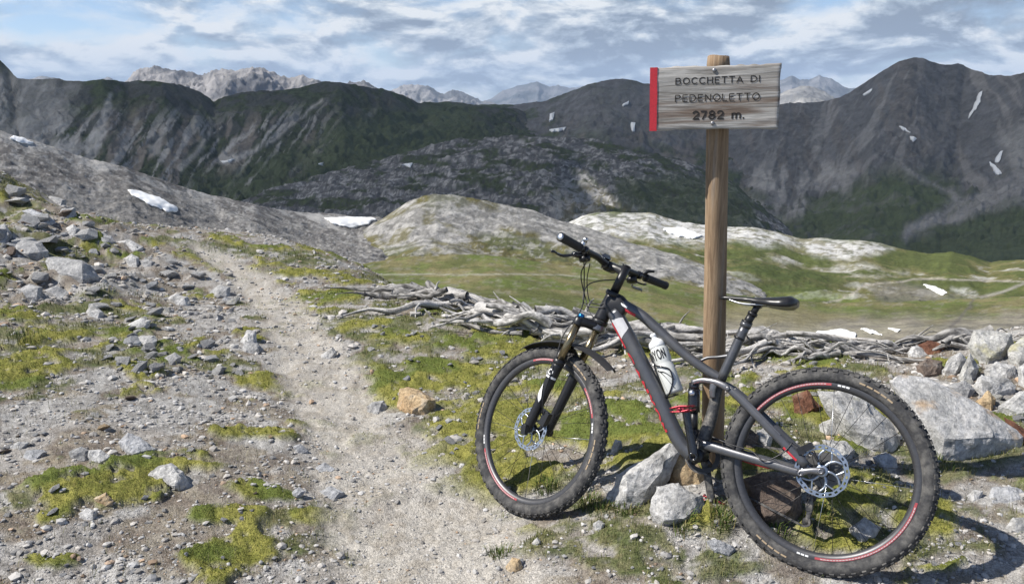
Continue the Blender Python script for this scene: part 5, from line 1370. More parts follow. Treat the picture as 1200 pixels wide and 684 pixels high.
# ------------------------------------------------------------------ rocks and stones
def rock_mat(name, light, dark, stain=None, stain_at=.62, vs=9.0, dk=.50):
    m = bpy.data.materials.new(name); m.use_nodes = True; nt = m.node_tree; N = nt.nodes; L = nt.links; b = N['Principled BSDF']
    b.inputs['Roughness'].default_value = .9; b.inputs['Specular IOR Level'].default_value = .2
    tc = N.new('ShaderNodeTexCoord'); oi = N.new('ShaderNodeObjectInfo')
    ofs = N.new('ShaderNodeVectorMath'); ofs.operation = 'ADD'; L.new(tc.outputs['Object'], ofs.inputs[0]); L.new(oi.outputs['Location'], ofs.inputs[1])
    def noise(s, d, r=.65, dist=0.0):
        n = N.new('ShaderNodeTexNoise'); n.inputs['Scale'].default_value = s; n.inputs['Detail'].default_value = d; n.inputs['Roughness'].default_value = r; n.inputs['Distortion'].default_value = dist
        L.new(ofs.outputs[0], n.inputs['Vector']); return n.outputs['Fac']
    f1 = noise(vs, 9, .7, .4); f2 = noise(vs * 6, 8, .75); f3 = noise(vs * .6, 4)
    r1 = N.new('ShaderNodeValToRGB'); L.new(f1, r1.inputs[0]); e = r1.color_ramp.elements; e[0].position = dk - .14; e[0].color = (*dark, 1); e[1].position = dk + .06; e[1].color = (*light, 1)
    col = r1.outputs[0]
    if stain:
        r2 = N.new('ShaderNodeValToRGB'); L.new(f3, r2.inputs[0]); e = r2.color_ramp.elements; e[0].position = stain_at - .06; e[0].color = (0, 0, 0, 1); e[1].position = stain_at + .06; e[1].color = (.75, .75, .75, 1)
        mx = N.new('ShaderNodeMix'); mx.data_type = 'RGBA'; L.new(r2.outputs[0], mx.inputs[0]); L.new(col, mx.inputs[6]); mx.inputs[7].default_value = (*stain, 1); col = mx.outputs[2]
    mr = N.new('ShaderNodeMapRange'); mr.inputs[1].default_value = .3; mr.inputs[2].default_value = .7; mr.inputs[3].default_value = .45; mr.inputs[4].default_value = 1.32; L.new(f2, mr.inputs[0])
    mm = N.new('ShaderNodeMix'); mm.data_type = 'RGBA'; mm.blend_type = 'MULTIPLY'; mm.inputs[0].default_value = 1; L.new(col, mm.inputs[6]); L.new(mr.outputs[0], mm.inputs[7]); L.new(mm.outputs[2], b.inputs['Base Color'])
    ad = N.new('ShaderNodeMath'); ad.operation = 'MULTIPLY_ADD'; L.new(f2, ad.inputs[0]); ad.inputs[1].default_value = .35; L.new(f1, ad.inputs[2])
    bp = N.new('ShaderNodeBump'); bp.inputs['Strength'].default_value = .85; bp.inputs['Distance'].default_value = .035; L.new(ad.outputs[0], bp.inputs['Height']); L.new(bp.outputs[0], b.inputs['Normal'])
    return m
RK = dict(pale=rock_mat('pale_rock', (.62, .61, .595), (.30, .295, .285)), lichen=rock_mat('lichen_rock', (.58, .57, .54), (.32, .315, .30), (.46, .43, .25), .60),
          speck=rock_mat('speckled_rock', (.60, .59, .57), (.22, .22, .22), (.44, .43, .28), .66, 14, .47), grey=rock_mat('grey_rock', (.47, .465, .46), (.27, .27, .272)),
          tan=rock_mat('tan_rock', (.58, .44, .27), (.40, .26, .14), (.60, .54, .44), .56), rust=rock_mat('rust_rock', (.25, .12, .075), (.13, .06, .04), (.30, .22, .17), .60),
          brown=rock_mat('brown_rock', (.21, .165, .135), (.12, .09, .075), (.30, .28, .26), .60), bluish=rock_mat('bluish_rock', (.52, .525, .54), (.33, .335, .345)),
          streak=rock_mat('rust_streaked_rock', (.57, .56, .55), (.32, .32, .315), (.50, .35, .21), .62, 7))

def finish_rock(bm, seed, rough, cuts):
    """subdivide a faceted hull and roughen it"""
    bmesh.ops.triangulate(bm, faces=bm.faces[:])
    for _ in range(cuts):
        ed = [e for e in bm.edges]
        ml = sum(e.calc_length() for e in ed) / len(ed)
        bmesh.ops.subdivide_edges(bm, edges=[e for e in ed if e.calc_length() > ml * .7], cuts=1, use_grid_fill=True)
        bmesh.ops.triangulate(bm, faces=bm.faces[:])
    bmesh.ops.recalc_face_normals(bm, faces=bm.faces[:])
    bm.normal_update()
    co = np.array([v.co for v in bm.verts]); no = np.array([v.normal for v in bm.verts])
    size = np.ptp(co, axis=0).max()
    f = 3.2 / size
    d = (vnoise3(co * f + seed, seed) - .5) * .9 + (vnoise3(co * f * 2.3 + seed, seed + 1) - .5) * .5 + (vnoise3(co * f * 5.5 + seed, seed + 2) - .5) * .28 + (vnoise3(co * f * 12 + seed, seed + 3) - .5) * .13
    co = co + no * (d * rough * size)[:, None]
    for v, c in zip(bm.verts, co): v.co = c

def outline_rock(name, outline, m, label, depth=None, thick=.7, group=None, rough=.085, cuts=3, cat='rock', sink=.02, tilt=.75):
    """a rock whose outline is known: placed on the ground under its lowest point and given real depth"""
    o = np.array(outline, float)
    low = o[np.argmax(o[:, 1])]; cx_ = o[:, 0].mean()
    if depth is None:
        h = hit(GBVH, (low[0] + cx_) / 2, low[1] - .5)
        Y = h[1] if h is not None and h[1] < 16 else 10.0
    else: Y = depth
    c = o.mean(0); w = (np.ptp(o[:, 0])) / FPX * Y; hgt = np.ptp(o[:, 1]) / FPX * Y
    T = thick * math.sqrt(w * hgt); Yc = Y + T * .42
    rnd = random.Random(int(c[0] * 7 + c[1] * 13))
    y_lo, y_hi = o[:, 1].max(), o[:, 1].min()
    back = lambda y: tilt * T * ((y_lo - y) / (y_lo - y_hi) - .25)             # the top leans back: its upper side faces the sky
    pts = [P(x, y, Yc + back(y)) for x, y in o]
    for k, dy in ((.60, -T * .5), (.68, T * .5), (.92, -T * .18), (.9, T * .22)):
        for x, y in o:
            kk = k * rnd.uniform(.9, 1.06)
            pts.append(P(c[0] + (x - c[0]) * kk, c[1] + (y - c[1]) * kk + (4 if dy < 0 and y > c[1] else 0), Yc + back(y) + dy * rnd.uniform(.7, 1.1)))
    pts = np.array(pts); zlow = pts[:, 2].min(); foot = np.array([pts[:, 0].mean(), Yc, zlow])
    ext = []                                                                   # the part buried in the ground
    for p in pts:
        if p[2] < zlow + hgt * .35: ext.append(p - np.array([0, 0, sink + .25 * hgt]))
    allp = np.vstack([pts, ext]) - foot
    bm = bmesh.new()
    for p in allp: bm.verts.new(p)
    r = bmesh.ops.convex_hull(bm, input=bm.verts[:])
    bmesh.ops.delete(bm, geom=[v for v in bm.verts if not v.link_faces], context='VERTS')
    finish_rock(bm, int(c[0] + c[1]) % 97, rough, cuts)
    me = bpy.data.meshes.new(name); bm.to_mesh(me); bm.free()
    ob = obj(name, me, m); ob.location = foot; tag(ob, label, cat, group)
    return ob

R = outline_rock
R('boulder', [(712, 578), (722, 556), (755, 536), (785, 520), (796, 528), (790, 548), (762, 574), (742, 590), (718, 593)], RK['pale'], 'long pale boulder slanting up to the crank between the wheels', thick=.55)
R('boulder', [(785, 555), (793, 524), (806, 531), (820, 551), (829, 569), (814, 577), (792, 568)], RK['tan'], 'tan orange rock wedged under the crank at the post foot', depth=2.92, thick=.5, sink=.12)
R('boulder', [(768, 568), (795, 567), (822, 580), (827, 599), (807, 611), (768, 615), (762, 596)], RK['pale'], 'pale grey block below the tan rock at the post foot', thick=.6)
R('boulder', [(872, 562), (893, 553), (918, 552), (937, 567), (942, 600), (927, 612), (891, 612), (875, 597)], RK['brown'], 'round dark reddish boulder seen through the rear wheel', thick=.7)
R('boulder', [(957, 458), (983, 453), (1013, 464), (1041, 491), (1057, 510), (1056, 523), (1030, 520), (1003, 513), (985, 495), (966, 480)], RK['speck'], 'large speckled lichen boulder seen through the top of the rear wheel', thick=.6)
R('boulder', [(960, 497), (977, 488), (995, 492), (1005, 504), (984, 510), (962, 508)], RK['speck'], 'low speckled rock in front of the large speckled boulder', thick=.8)
R('boulder', [(963, 515), (990, 516), (1002, 527), (996, 537), (975, 532)], RK['speck'], 'flat speckled rock just behind the brake rotor', thick=.8)
R('rock', [(1022, 535), (1038, 528), (1051, 537), (1050, 547), (1034, 549)], RK['bluish'], 'small blue grey stone inside the rear rim by the moss', thick=.7)
R('rock', [(927, 464), (946, 457), (962, 476), (949, 484), (934, 477)], RK['rust'], 'pinkish brown rock behind the upper rear tyre', thick=.7)
R('rock', [(994, 618), (1013, 606), (1033, 617), (1026, 627), (1007, 632)], RK['pale'], 'white stone in the shade low inside the rear wheel', thick=.7)
R('rock', [(886, 505), (897, 500), (905, 511), (900, 524), (890, 520)], RK['pale'], 'white stone between chain stay and rear tyre', thick=.7)
R('rock', [(870, 512), (880, 503), (889, 510), (886, 524), (873, 524)], RK['brown'], 'dark stone behind the chain stay pivot', thick=.7)
R('boulder', [(1042, 447), (1053, 439), (1087, 441), (1103, 449), (1137, 467), (1168, 488), (1196, 512), (1194, 522), (1147, 522), (1124, 526), (1100, 529), (1085, 505), (1060, 470)], RK['streak'], 'biggest wedge shaped boulder with rusty streaks behind the rear tyre', thick=.42, cuts=4, rough=.055, tilt=1.5)
PILE = 'rocks heaped at the edge of the pass'
R('boulder', [(1135, 404), (1142, 388), (1163, 386), (1184, 391), (1190, 403), (1181, 418), (1158, 423), (1141, 418)], RK['lichen'], 'lichen covered boulder on top of the rock pile beside the dead log', group=PILE)
R('boulder', [(1151, 433), (1168, 423), (1189, 429), (1193, 444), (1172, 446), (1155, 441)], RK['pale'], 'pale rock under the lichen covered boulder', group=PILE)
R('boulder', [(1141, 450), (1150, 438), (1182, 444), (1191, 452), (1170, 464), (1144, 463)], RK['pale'], 'pale rock with a dark hollow under it in the pile', group=PILE)
R('boulder', [(1123, 439), (1137, 413), (1147, 430), (1140, 446), (1128, 447)], RK['lichen'], 'upright yellowish rock in the pile', group=PILE)
R('boulder', [(1103, 433), (1112, 420), (1126, 412), (1133, 421), (1119, 439)], RK['pale'], 'angular pale rock left of the upright yellowish rock', group=PILE)
R('boulder', [(1073, 429), (1087, 419), (1105, 423), (1104, 437), (1079, 441)], RK['brown'], 'brownish rock behind the biggest wedge shaped boulder', group=PILE)
R('boulder', [(1063, 413), (1070, 406), (1080, 405), (1091, 413), (1086, 418), (1067, 418)], RK['pale'], 'bright white rock beside the red brown rock at the branches', group=PILE)
R('boulder', [(1075, 404), (1087, 399), (1105, 401), (1107, 412), (1090, 415)], RK['rust'], 'red brown rock among the dead branches', group=PILE)
R('boulder', [(1144, 471), (1158, 457), (1167, 467), (1164, 482), (1150, 481)], RK['tan'], 'tan rock on the back of the wedge shaped boulder', group=PILE)
R('boulder', [(1170, 476), (1195, 459), (1212, 456), (1218, 482), (1190, 486)], RK['pale'], 'broad pale rock at the foot of the pile', group=PILE)
R('boulder', [(1176, 488), (1189, 494), (1210, 510), (1203, 520), (1188, 508)], RK['rust'], 'thin rusty red slab beside the wedge shaped boulder', group=PILE)
R('boulder', [(1181, 410), (1200, 394), (1222, 396), (1226, 424), (1189, 424)], RK['lichen'], 'large lichen boulder right behind the rock pile', group=PILE)
R('boulder', [(1192, 431), (1207, 421), (1226, 436), (1216, 452), (1196, 452)], RK['pale'], 'pale boulder below the large lichen boulder', group=PILE)
R('boulder', [(1108, 452), (1130, 446), (1143, 456), (1138, 466), (1120, 462)], RK['grey'], 'grey rock on the upper edge of the wedge shaped boulder', group=PILE)
LOWR = 'pale broken blocks in the grass'
R('boulder', [(1152, 588), (1163, 572), (1192, 571), (1206, 581), (1195, 597), (1171, 595)], RK['bluish'], 'topmost pale block of the broken blocks in the grass', group=LOWR, depth=2.86)
R('boulder', [(1182, 599), (1203, 593), (1216, 602), (1204, 611), (1188, 609)], RK['bluish'], 'middle slab of the pale broken blocks', group=LOWR, depth=2.78)
R('boulder', [(1178, 619), (1187, 605), (1208, 606), (1216, 619), (1190, 624)], RK['pale'], 'lowest white block of the pale broken blocks', group=LOWR)
R('rock', [(1133, 581), (1141, 574), (1152, 575), (1149, 586), (1139, 587)], RK['pale'], 'small pale stone left of the pale broken blocks')
R('rock', [(828, 634), (837, 630), (850, 635), (862, 642), (861, 651), (848, 646), (834, 641)], RK['bluish'], 'long flat pale stone lying on gravel between pedal and rear tyre', thick=.5)
# beside the path
R('rock', [(465, 471), (469, 455), (478, 453), (492, 457), (511, 468), (511, 475), (506, 481), (480, 482), (466, 478)], RK['tan'], 'orange tan block on the moss right of the path', thick=.8)
R('rock', [(430, 476), (436, 470), (450, 469), (454, 477), (443, 484)], RK['grey'], 'grey stone at the foot of the orange tan block', thick=.8)
R('rock', [(376, 416), (390, 405), (395, 414), (385, 421)], RK['pale'], 'pale pointed stone on the edge of the path')
R('rock', [(281, 400), (289, 387), (299, 388), (302, 400), (290, 404)], RK['pale'], 'pale upper stone of the little heap left of the path')
R('rock', [(283, 410), (287, 399), (303, 402), (309, 409), (302, 415)], RK['grey'], 'dark lower stone of the little heap left of the path')
R('rock', [(190, 420), (205, 412), (213, 419), (200, 427)], RK['grey'], 'grey two sided stone in the rubble')
R('rock', [(140, 518), (150, 507), (164, 512), (183, 526), (157, 532), (145, 526)], RK['bluish'], 'blue grey wedge stone alone on the gravel', thick=.9)
R('rock', [(80, 529), (95, 523), (104, 527), (103, 538), (84, 539)], RK['grey'], 'split grey stone with a dark face on the gravel')
R('rock', [(103, 527), (118, 526), (129, 534), (118, 540), (105, 539)], RK['pale'], 'pale half lying against the split grey stone')
R('rock', [(172, 557), (185, 546), (200, 543), (214, 553), (224, 568), (210, 570), (190, 566)], RK['pale'], 'weathered pale rock half buried in brown heath')
R('rock', [(92, 602), (100, 595), (114, 597), (112, 606), (97, 609)], RK['pale'], 'white stone at the edge of the brown heath')
R('rock', [(110, 584), (124, 577), (133, 586), (124, 592)], RK['tan'], 'brownish orange stone in the brown heath')
R('rock', [(27, 537), (30, 527), (50, 526), (56, 529), (40, 538)], RK['bluish'], 'flat slab flush with the gravel')
R('rock', [(10, 524), (21, 517), (35, 518), (24, 526)], RK['pale'], 'flat pale stone beside the flush slab')
R('rock', [(373, 575), (387, 569), (404, 577), (394, 584), (380, 582)], RK['bluish'], 'flat grey stone at the edge of the mossy cushions', thick=1.0)
R('rock', [(368, 548), (380, 541), (393, 549), (380, 553)], RK['bluish'], 'flat blue grey stone on the path margin', thick=1.0)
R('rock', [(343, 523), (352, 519), (361, 527), (350, 531)], RK['bluish'], 'pale stone at the tip of the mossy cushion')
R('rock', [(336, 580), (350, 570), (358, 575), (344, 582)], RK['bluish'], 'leaning grey stone left of the flat grey stone')
R('rock', [(593, 664), (600, 652), (610, 654), (612, 665), (600, 669)], RK['tan'], 'small tan stone on the sandy path')
R('rock', [(695, 613), (702, 609), (709, 613), (706, 620), (698, 620)], RK['pale'], 'small white stone in the grass below the front tyre')
R('rock', [(716, 528), (720, 514), (728, 516), (729, 524), (723, 529)], RK['pale'], 'small white stone beyond the front tyre')
# on the bank
BANK = 'slabs sticking out of the bank'
for o_, m_, l_ in [
    ([(53, 307), (56, 301), (80, 301), (97, 304), (104, 310), (115, 324), (107, 329), (75, 320), (59, 318)], 'grey', 'broad tilted slab low on the bank, its end in shade'),
    ([(5, 287), (17, 278), (48, 283), (58, 293), (36, 297), (14, 296)], 'grey', 'flat slab above the broad tilted slab'),
    ([(25, 247), (37, 244), (50, 249), (65, 261), (50, 262)], 'bluish', 'smooth blue grey slab high on the bank'),
    ([(49, 232), (59, 229), (78, 234), (75, 240), (60, 239)], 'grey', 'thin slab near the crest of the bank'),
    ([(69, 250), (72, 244), (88, 243), (90, 252), (80, 256)], 'grey', 'square dark fronted block near the crest of the bank'),
    ([(92, 270), (103, 266), (131, 277), (135, 283), (114, 282)], 'grey', 'long slab where the bank runs down to the turf'),
    ([(136, 283), (150, 280), (168, 289), (160, 293), (145, 291)], 'pale', 'pale slab at the end of the bank'),
    ([(144, 303), (154, 297), (163, 302), (163, 311), (150, 312)], 'pale', 'white block at the foot of the bank'),
    ([(163, 306), (172, 303), (181, 307), (180, 312), (166, 313)], 'grey', 'grey block touching the white block at the foot of the bank'),
    ([(76, 268), (86, 262), (93, 268), (90, 277), (78, 277)], 'pale', 'white upright stone on the bank'),
    ([(-6, 268), (5, 262), (14, 274), (8, 284), (-6, 284)], 'grey', 'dark block at the left end of the bank'),
    ([(20, 340), (35, 332), (50, 336), (48, 346), (28, 348)], 'grey', 'dark low rock at the foot of the broad tilted slab'),
    ([(50, 340), (66, 334), (82, 343), (76, 349), (56, 348)], 'grey', 'dark flat rock beside the low rock below the bank'),
    ([(100, 365), (108, 356), (121, 366), (118, 372), (104, 372)], 'pale', 'speckled white stone in the grass below the bank'),
    ([(149, 380), (165, 372), (178, 375), (172, 382), (155, 384)], 'pale', 'rounded white stone at the edge of the rubble'),
    ([(157, 398), (166, 393), (182, 393), (184, 399), (164, 404)], 'pale', 'flat white stone tilted in the grass'),
    ([(196, 350), (205, 344), (220, 348), (224, 355), (206, 357)], 'pale', 'bright white flat stone in the middle of the rubble'),
    ([(245, 342), (256, 334), (270, 336), (270, 344), (252, 347)], 'grey', 'dark square stone beside the path bend')]:
    R('rock', o_, RK[m_], l_, thick=.9, group=BANK, rough=.06, cuts=3, sink=.05)

# scattered stones: a few shapes, copied
def stone_mesh(seed, flat):
    rnd = random.Random(seed); bm = bmesh.new()
    for _ in range(16):
        v = Vector((rnd.gauss(0, 1), rnd.gauss(0, 1), rnd.gauss(0, 1))).normalized() * rnd.uniform(.75, 1.1); bm.verts.new((v.x, v.y * rnd.uniform(.75, 1), v.z * flat))
    bmesh.ops.convex_hull(bm, input=bm.verts[:]); bmesh.ops.delete(bm, geom=[v for v in bm.verts if not v.link_faces], context='VERTS')
    finish_rock(bm, seed, .07, 1)
    me = bpy.data.meshes.new('stone'); bm.to_mesh(me); bm.free(); return me
STONES = {}
for k, (mn, cnt) in enumerate((('pale', 5), ('grey', 5), ('bluish', 3), ('tan', 1), ('brown', 2), ('lichen', 2))):
    STONES[mn] = []
    for i in range(cnt):
        me = stone_mesh(100 * k + i + 3, random.uniform(.42, .75)); me.materials.append(RK[mn]); STONES[mn].append(me)
ADJ = dict(pale='pale', grey='dark grey', bluish='blue grey', tan='orange tan', brown='brown', lichen='lichen spotted')
def scatter(poly, n, smin, smax, mix, label, group, power=2.2, turf=None):
    rnd = random.Random(len(label) * 31 + n); pts = np.array(poly, float); x0, y0 = pts.min(0); x1, y1 = pts.max(0); k = 0; tries = 0
    while k < n and tries < n * 40:
        tries += 1
        x, y = rnd.uniform(x0, x1), rnd.uniform(y0, y1)
        if poly_sd(np.array([x]), np.array([y]), pts)[0] > 0: continue
        if stroke_sd(np.array([x]), np.array([y]), PATH)[0] < 2 and rnd.random() < .93: continue
        h = hit(GBVH, x, y)
        if h is None or h[1] > 15: continue
        px_ = smin + (smax - smin) * rnd.random() ** power
        r = px_ / FPX * h[1] * .5
        mn = rnd.choices(list(mix), list(mix.values()))[0]
        o = bpy.data.objects.new('stone', rnd.choice(STONES[mn])); C.objects.link(o)
        o.location = (h[0], h[1], h[2] + r * .18); o.scale = (r * rnd.uniform(.9, 1.35), r * rnd.uniform(.9, 1.2), r * rnd.uniform(.75, 1.15))
        o.rotation_euler = (rnd.uniform(-.35, .35), rnd.uniform(-.35, .35), rnd.uniform(0, 6.28)); tag(o, ('larger ' if px_ > (smin + smax) * .5 else 'small ') + ADJ[mn] + ' ' + label, 'stone', group); k += 1
scatter([(100, 285), (170, 290), (235, 310), (285, 360), (300, 440), (215, 450), (120, 430), (105, 350)], 125, 7, 24, dict(pale=5, grey=4, bluish=2, lichen=1), 'angular stone in the loose rubble left of the path', 'stones of the rubble left of the path')
scatter([(0, 215), (60, 240), (150, 283), (150, 335), (0, 340)], 46, 8, 32, dict(pale=3, grey=5, bluish=1, brown=2.5), 'stone sticking out of the bank between the slabs', 'loose stones on the bank')
scatter([(0, 470), (330, 455), (330, 684), (0, 684)], 50, 7, 19, dict(pale=5, grey=3, bluish=4, brown=1, tan=.5), 'stone lying on the open gravel flat', 'stones on the open gravel flat', 2.6)
scatter([(400, 320), (520, 355), (600, 400), (560, 540), (440, 520), (420, 400)], 32, 7, 16, dict(pale=4, grey=3, bluish=3, brown=.7), 'stone among moss cushions between path and front wheel', 'stones among the moss cushions', 2.6)
scatter([(880, 412), (1040, 412), (1050, 450), (1060, 530), (960, 560), (880, 470)], 26, 7, 18, dict(pale=4, grey=2, lichen=3), 'stone on the turf behind the rear wheel', 'stones on the turf behind the rear wheel')
scatter([(1100, 400), (1200, 400), (1215, 520), (1150, 470)], 26, 10, 26, dict(pale=4, grey=3, lichen=3, brown=.6), 'stone filling gaps in the rock pile', 'small stones in the rock pile')
scatter([(1030, 540), (1200, 535), (1200, 684), (1060, 684), (880, 684), (860, 640), (980, 684)], 24, 6, 15, dict(pale=5, bluish=3, tan=.4), 'stone on the turf where the rear wheel throws its shadow', 'stones by the rear wheel shadow', 2.6)
scatter([(520, 590), (760, 600), (870, 660), (860, 684), (500, 684)], 16, 5, 10, dict(pale=5, bluish=2, tan=1), 'pebble on the sandy turf in front of the bike', 'pebbles in front of the bike', 2.6)
scatter([(580, 395), (860, 405), (860, 460), (740, 500), (600, 520)], 22, 6, 14, dict(pale=5, grey=2, brown=1), 'stone on the turf seen behind the bike frame', 'stones on the turf behind the bike frame', 2.4)

# ------------------------------------------------------------------ dead juniper branches
def branch_mat():
    m = mat('bleached_wood', (.4, .4, .4), .85, attr=True, var=.28, vscale=18, bump=.8, bscale=60, spec=.2); return m
BRM = branch_mat()
def make_branch(path, rads, seed, twigs=2, dark=0.0):
    """one weathered branch with knots, streaks and a few side twigs"""
    rnd = random.Random(seed); VV = []; FF = []; CC = []; off = 0
    def limb(pts, rs, n, seg):
        nonlocal off
        p = catmull(np.array(pts), n); t = np.linspace(0, 1, n); r = np.interp(t, np.linspace(0, 1, len(rs)), rs)
        T, B, Nn = frames(p); a = np.linspace(0, 2 * np.pi, seg, endpoint=False)
        A, TT = np.meshgrid(a, t)
        tw = A + TT * 4.0
        ln = np.linalg.norm(np.diff(p, axis=0), axis=1).sum()
        rr = r[:, None] * (1 + .5 * (vnoise(np.cos(tw) * 1.8 + 9, TT * ln * 7 + np.sin(tw) * 1.8, seed) - .5) + .35 * (vnoise(np.cos(tw) * 3.5, TT * ln * 16 + np.sin(tw) * 3.5, seed + 1) - .5))
        V = p[:, None] + rr[..., None] * (np.cos(A)[..., None] * B[:, None] + np.sin(A)[..., None] * Nn[:, None])
        g = vnoise(np.cos(tw) * 4, np.sin(tw) * 4 + TT * ln * 3, seed + 2)
        c = np.array([.52, .50, .475]) * (.30 + .85 * sstep(.28, .66, g))[..., None] * (1 - .45 * dark)
        VV.append(V.reshape(-1, 3)); CC.append(c.reshape(-1, 3))
        for i in range(n - 1):
            for j in range(seg): FF.append((off + i * seg + j, off + i * seg + (j + 1) % seg, off + (i + 1) * seg + (j + 1) % seg, off + (i + 1) * seg + j))
        off += n * seg
        return p
    L_ = np.linalg.norm(np.diff(np.array(path), axis=0), axis=1).sum()
    p = limb(path, rads, max(14, int(L_ / .035)), 9)
    for _ in range(twigs):
        i = rnd.randrange(2, len(p) - 2); d = p[i + 1] - p[i - 1]; d /= np.linalg.norm(d)
        s = np.array([rnd.uniform(-1, 1), rnd.uniform(-1, 1), rnd.uniform(-.3, .35)]); q = d * rnd.uniform(.5, 1.2) + s * .8; q /= np.linalg.norm(q); l = rnd.uniform(.10, .32)
        r0 = rads[0] * rnd.uniform(.25, .5)
        mid = p[i] + q * l * .5 + np.array([rnd.uniform(-.03, .03), rnd.uniform(-.03, .03), rnd.uniform(-.03, .02)])
        limb([p[i], mid, p[i] + q * l + np.array([0, 0, -.02])], [r0, r0 * .7, r0 * .25], 9, 6)
    V = np.concatenate(VV); c0 = V.mean(0); c0[2] = V[:, 2].min()
    me = mesh_np('dead_branch', V - c0, np.array(FF), np.concatenate(CC)); return me, c0
def lay(px, py, length, r, yaw, lift, seed, label, group, dark=0.0, bend=.12, twigs=2):
    h = hit(GBVH, px, py)
    if h is None or h[1] > 14: return
    rnd = random.Random(seed); n = 6; pts = []; x, y = h[0], h[1]; a = yaw
    for i in range(n):
        t = i / (n - 1)
        pts.append((x, y, gz(x, y) + r * .5 + lift * (1 - .6 * t) + rnd.uniform(-.02, .045)))
        a += rnd.uniform(-bend, bend) * 3; a = yaw + (a - yaw) * .8
        x += math.cos(a) * length / (n - 1); y += math.sin(a) * length / (n - 1)
    me, c0 = make_branch(pts, [r, r * rnd.uniform(.85, 1.1), r * .8, r * .55, r * .22], seed, twigs, dark)
    if group: label = ('thick ' if r > .027 else 'thin ') + ('dark ' if dark > .45 else 'pale ') + label
    o = obj('dead_branch', me, BRM); o.location = c0; tag(o, label, 'branch', group)
def tangle():
    rnd = random.Random(5)
    g1 = 'dead branches in the tangle left of the signpost'; l1 = 'twisted dead branch in the tangle running from path side to signpost'
    g2 = 'dead branches in the heap right of the signpost'; l2 = 'dead branch in the heap behind the rear wheel'
    cx1 = [470, 500, 540, 580, 620, 660, 700, 760, 835]; cy1 = [338, 350, 362, 371, 380, 387, 391, 394, 398]
    for i in range(96):
        x = rnd.uniform(480, 800); y = np.interp(x, cx1, cy1) + rnd.uniform(-8, 17) * (.45 + .55 * min(1, (x - 470) / 110))
        back = rnd.random() < .35
        lay(x, y, rnd.uniform(.35, 1.15), rnd.uniform(.014, .044), rnd.uniform(-.7, .3) + (math.pi if back else 0), rnd.uniform(.0, .13), 900 + i, l1, g1, dark=rnd.random() ** 2.2, bend=.16, twigs=rnd.randrange(1, 4))
    cx2 = [840, 900, 950, 1000, 1050, 1100, 1160]; cy2 = [407, 408, 413, 414, 412, 406, 396]
    for i in range(52):
        x = rnd.uniform(845, 1130); y = np.interp(x, cx2, cy2) + rnd.uniform(-3, 8)
        lay(x, y, rnd.uniform(.3, .95), rnd.uniform(.010, .024), rnd.uniform(-.3, .45) + (math.pi if rnd.random() < .35 else 0), rnd.uniform(0, .03) + (.05 if x < 940 else 0), 1200 + i, l2, g2, dark=rnd.random() ** 1.2, bend=.14, twigs=rnd.randrange(0, 3))
    lay(524, 356, 1.7, .062, -.50, .05, 77, 'thickest pale dead trunk at the start of the tangle', None, 0.05, .08, 3)
    lay(560, 372, 1.5, .055, -.42, .03, 78, 'pale dead trunk lying in front of the thickest one', None, 0.0, .08, 2)
    lay(1160, 398, .66, .034, math.pi + .06, .06, 79, 'dark grey dead log ending beside the lichen covered boulder', None, .75, .05, 1)
    lay(868, 404, .62, .05, -.05, .04, 80, 'pale dead log just right of the signpost', None, .05, .06, 2)
    lay(800, 385, .55, .018, -.35, .14, 81, 'white bare branch sticking out beside the signpost', None, -.35, .06, 0)
tangle()
# ------------------------------------------------------------------ gravel, grass and moss
def sample_ground(n, y0, y1, seed, power=1.0):
    """random points on the ground in front of the camera, denser near it"""
    r = np.random.default_rng(seed)
    Y = y0 * (y1 / y0) ** (r.random(n) ** power); a = r.uniform(-.78, .78, n)
    return a * Y, Y, r
_gx = None
def ground_lookup():
    """bilinear height of the built ground sheet on its own grid"""
    V = GV; a = np.arange(-1.10, 1.10, 2.3 / FPX); nc = len(a); Y = V[::nc, 1]; Z = V[:, 2].reshape(-1, nc)
    def f(x, y):
        i = np.clip(np.searchsorted(Y, y) - 1, 0, len(Y) - 2); fy = (y - Y[i]) / (Y[i + 1] - Y[i])
        u = (x / y - a[0]) / (a[1] - a[0]); j = np.clip(u.astype(int), 0, nc - 2); fx = u - j
        return (Z[i, j] * (1 - fx) + Z[i, j + 1] * fx) * (1 - fy) + (Z[i + 1, j] * (1 - fx) + Z[i + 1, j + 1] * fx) * fy
    return f
GZ = ground_lookup()

